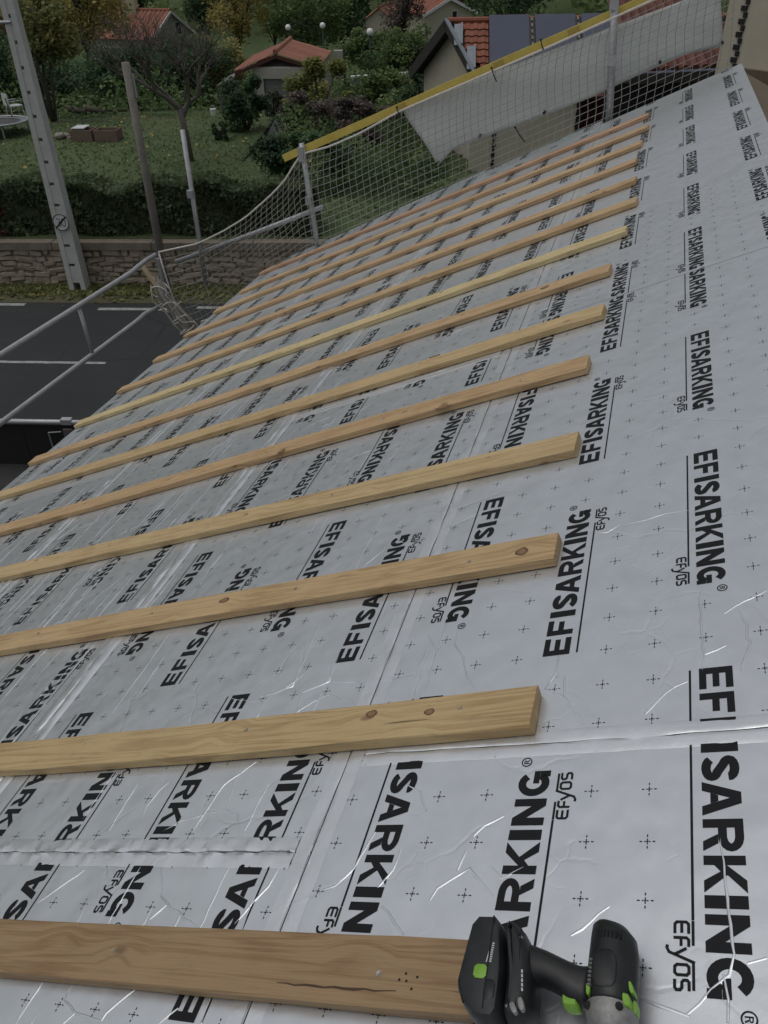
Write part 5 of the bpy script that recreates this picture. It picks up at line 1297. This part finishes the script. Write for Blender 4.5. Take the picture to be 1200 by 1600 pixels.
# ------------------------------------------------------------------ cordless impact driver
drill = thing('cordless_drill', R(-7., .3, .03), 'black cordless drill driver with lime green trigger lying on the end of the nearest batten', 'drill')
def inset(poly_, k):
    P = np.array(poly_); n = len(P); out_ = []
    A2 = sum(P[i - 1][0] * P[i][1] - P[i][0] * P[i - 1][1] for i in range(n)); sg = 1 if A2 > 0 else -1
    for i in range(n):
        d1 = P[i] - P[i - 1]; d2 = P[(i + 1) % n] - P[i]; d1 = d1 / np.linalg.norm(d1); d2 = d2 / np.linalg.norm(d2)
        m = np.array([-d1[1], d1[0]]) + np.array([-d2[1], d2[0]]); m = m / (np.linalg.norm(m) + 1e-9); c = max(.6, float(m @ np.array([-d1[1], d1[0]])))
        out_.append(P[i] + sg * m * k / c)
    return out_
def smooth_poly(poly_, it=2):
    P = [np.array(p, float) for p in poly_]
    for _ in range(it):
        Q = []
        for i in range(len(P)):
            a, b = P[i], P[(i + 1) % len(P)]; Q += [a * .8 + b * .2, a * .2 + b * .8]
        P = Q
    return P
def puff(name, poly_, levels, m, parent=drill, it=2, shift=(0, 0)):
    P = smooth_poly(poly_, it); mb = MB(); n0 = levels[0][0]; rs = []
    nm = (levels[0][0] + levels[-1][0]) / 2
    for n_, k in levels:
        Q = inset(P, k) if k else P
        rs.append([R(a, b, n_) for a, b in Q])
    mb.rings(rs); return build(name, mb, m, parent, smooth='auto')
batt = [(-6.42, 1.26), (-6.41, .80), (-7.2, .63), (-7.86, .60), (-7.85, .95), (-7.72, 1.15), (-7.45, 1.32), (-7.2, 1.31)]
puff('battery', batt, [(.31, .06), (.36, .01), (.62, 0), (.9, .02), (.97, .05), (1.0, .11)], DKGREY, it=1)
mnt = [(-6.39, .79), (-6.47, .54), (-6.72, .37), (-6.92, .30), (-7.45, .23), (-7.74, .26), (-7.84, .59), (-7.2, .625)]
puff('battery_mount', mnt, [(.36, .06), (.40, .01), (.65, 0), (.86, .03), (.93, .08), (.95, .14)], BLACKP, it=1)
mb = MB()
rib = [(-6.60, .70), (-6.60, .63), (-7.2, .47), (-7.6, .44), (-7.6, .50), (-7.2, .54)]
puff('ridge', rib, [(.40, 0), (.94, .0), (.952, .015)], DKGREY, it=1)
puff('level_button', [(-7.18, 1.04), (-7.175, .85), (-7.37, .84), (-7.365, 1.035)], [(.96, 0), (1.012, 0), (1.02, .015)], GREEN, it=1)
puff('release_catch', [(-7.36, .86), (-7.36, .70), (-7.62, .68), (-7.66, .84)], [(.93, 0), (.995, .0), (1.01, .02)], BLACKP, it=1)
for k in range(2): puff('air_slot', [(-7.45 - .045 * k, 1.20), (-7.45 - .045 * k, 1.07), (-7.47 - .045 * k, 1.07), (-7.47 - .045 * k, 1.20)], [(.955, 0), (.985, 0)], INK, it=0)
puff('screw_boss', [(-7.55, 1.21), (-7.56, 1.13), (-7.68, 1.10), (-7.68, 1.16)], [(.92, 0), (.965, 0.01)], INK, it=1)
mb = MB()
for k in range(9):   # small pale print beside the green button
    u = -6.86 - k * .032; mb.add([R(u, .835, 1.003), R(u - .02, .835, 1.003), R(u - .02, .80 - .0 * k, 1.003), R(u, .80, 1.003)], [(0, 1, 2, 3)])
mb.add([R(-6.98, .87, 1.003), R(-7.14, .885, 1.003), R(-7.14, .868, 1.003), R(-6.98, .853, 1.003)], [(0, 1, 2, 3)])
build('printed_rating', mb, LTMARK, drill)
for a, b in (((-7.62, .44), (-7.74, .36)), ((-7.55, .33), (-7.70, .27))):
    d = np.array(b) - a; L = np.linalg.norm(d); d /= L; s_ = np.array([-d[1], d[0]]) * .035; q = [tuple(np.array(a) + s_), tuple(np.array(b) + s_), tuple(np.array(b) - s_), tuple(np.array(a) - s_)]
    puff('metal_tab', q, [(.88, 0), (.955, 0), (.96, .008)], GREYM, it=1)
mb = MB()
for k in range(5): mb.add([R(-7.18 - k * .06, .34 - k * .01, .958), R(-7.225 - k * .06, .33 - k * .01, .958), R(-7.23 - k * .06, .355 - k * .01, .958), R(-7.185 - k * .06, .365 - k * .01, .958)], [(0, 1, 2, 3)])
build('printed_mark', mb, LTMARK, drill)
for pts_, h_ in (([(-6.46, .90), (-6.46, .88), (-7.75, .80), (-7.75, .82)], 1.0), ([(-6.60, .47), (-6.60, .455), (-7.70, .36), (-7.70, .375)], .945)):
    puff('moulding_seam', pts_, [(.8, 0), (h_ + .004, 0)], INK, it=0)
for u_, v_ in ((-6.62, 1.16), (-7.66, .50), (-6.72, .45)):
    puff('housing_screw', [(u_ + .03, v_), (u_, v_ + .03), (u_ - .03, v_), (u_, v_ - .03)], [(.8, 0), (.975 if v_ > .6 else .935, 0), (.985 if v_ > .6 else .945, .012)], GREYM, it=2)
# handle: elliptical sections along a curve
HT = [(-6.62, .66), (-6.66, .41), (-6.73, .148), (-6.82, -.11), (-6.88, -.33), (-6.84, -.50)]
HB = [(-7.30, .52), (-7.20, .38), (-7.19, .19), (-7.25, -.02), (-7.38, -.22), (-7.40, -.46)]
mb = MB(); rs = []
from functools import reduce
def lerp_path(P, n):
    P = np.array(P); x = np.linspace(0, len(P) - 1, n); i = np.minimum(x.astype(int), len(P) - 2); f = (x - i)[:, None]; return P[i] * (1 - f) + P[i + 1] * f
ht, hb = lerp_path(HT, 14), lerp_path(HB, 14)
for k, (a, b) in enumerate(zip(ht, hb)):
    c = (a + b) / 2; hx = (a - b) / 2; f = k / 13; cn = .62 * (1 - f) + .48 * f; rn = .20 + .04 * math.sin(f * PI) + .07 * (f < .12)
    rs.append([R(c[0] + hx[0] * math.copysign(abs(math.cos(t_)) ** .8, math.cos(t_)), c[1] + hx[1] * math.copysign(abs(math.cos(t_)) ** .8, math.cos(t_)), cn + rn * math.sin(t_)) for t_ in np.linspace(0, 2 * PI, 18, endpoint=False)])
mb.rings(rs); build('handle', mb, RUBBER, drill, smooth=True)
puff('trigger', [(-7.24, -.09), (-7.26, -.31), (-7.44, -.36), (-7.45, -.12)], [(.34, .03), (.40, 0), (.56, 0), (.62, .03)], GREEN, it=2)
# motor housing: round body along -u
mb = MB(); rs = []
BODY = [(-6.19, -.56, .02, .10), (-6.21, -.60, .16, .2), (-6.27, -.655, .255, .28), (-6.40, -.705, .315, .33), (-6.6, -.72, .335, .355), (-6.9, -.725, .345, .36), (-7.15, -.73, .335, .36), (-7.30, -.735, .32, .345), (-7.34, -.735, .29, .31)]
for u, vc, rv, rn in BODY:
    rs.append([R(u, vc + rv * math.cos(t_), .40 + rn * math.sin(t_)) for t_ in np.linspace(0, 2 * PI, 24, endpoint=False)])
mb.rings(rs); body = build('motor_housing', mb, BLACKP, drill, smooth=True)
puff('housing_panel', [(-6.72, -.55), (-6.72, -.86), (-7.22, -.88), (-7.22, -.55)], [(.6, 0), (.755, 0), (.775, .03)], RUBBER, it=2)
for k in range(7):
    v = -.55 - k * .055; puff('vent_slot', [(-6.45, v), (-6.45, v - .022), (-6.54, v - .026), (-6.54, v - .004)], [(.55, 0), (.40 + .355 * math.sqrt(max(.05, 1 - ((v + .715) / .335) ** 2)) + .004, 0)], INK, it=0)
mb = MB()
for k in range(7): mb.obox(R(-6.86 - k * .055, -.515, .70), np.array(R(.017, 0, 0)), np.array(R(0, .022, 0)), np.array(R(0, .004, .03)))
build('printed_side_mark', mb, mottled('faded_grey_print', (.10, .10, .10), (.14, .14, .14), 40), drill)
mb = MB(); rs = []
for u, vc, rv, rn in ((-7.325, -.735, .30, .32), (-7.34, -.737, .335, .355), (-7.45, -.74, .335, .35), (-7.58, -.745, .30, .31), (-7.66, -.75, .22, .24), (-7.72, -.752, .20, .21), (-7.74, -.752, .12, .13), (-7.95, -.755, .11, .12)):
    rs.append([R(u, vc + rv * math.cos(t_), .40 + rn * math.sin(t_)) for t_ in np.linspace(0, 2 * PI, 24, endpoint=False)])
mb.rings(rs); build('gear_case', mb, GREYM, drill, smooth='auto')
for v in (-.50, -.92):
    mb = MB(); c = np.array(R(-7.42, v, .40 + .345 * math.sqrt(1 - ((v + .74) / .335) ** 2))); mb.sphere(c, .0055, 8, 6); build('case_screw', mb, DARKIN, drill)
puff('direction_switch', [(-7.17, -.465), (-7.165, -.51), (-7.25, -.53), (-7.32, -.51), (-7.30, -.475)], [(.60, 0), (.705, 0), (.715, .01)], GREEN, it=1)
puff('mode_ring', [(-7.22, -.93), (-7.25, -1.035), (-7.40, -1.055), (-7.39, -.955)], [(.45, 0), (.655, 0), (.67, .015)], GREEN, it=1)
puff('mode_tab', [(-7.05, -.985), (-7.05, -1.03), (-7.20, -1.085), (-7.20, -1.02)], [(.45, 0), (.60, 0), (.61, .01)], GREEN, it=1)
puff('lamp_ring', [(-7.24, -1.03), (-7.25, -1.085), (-7.40, -1.09), (-7.395, -1.03)], [(.35, 0), (.50, 0), (.51, .01)], GREEN, it=1)
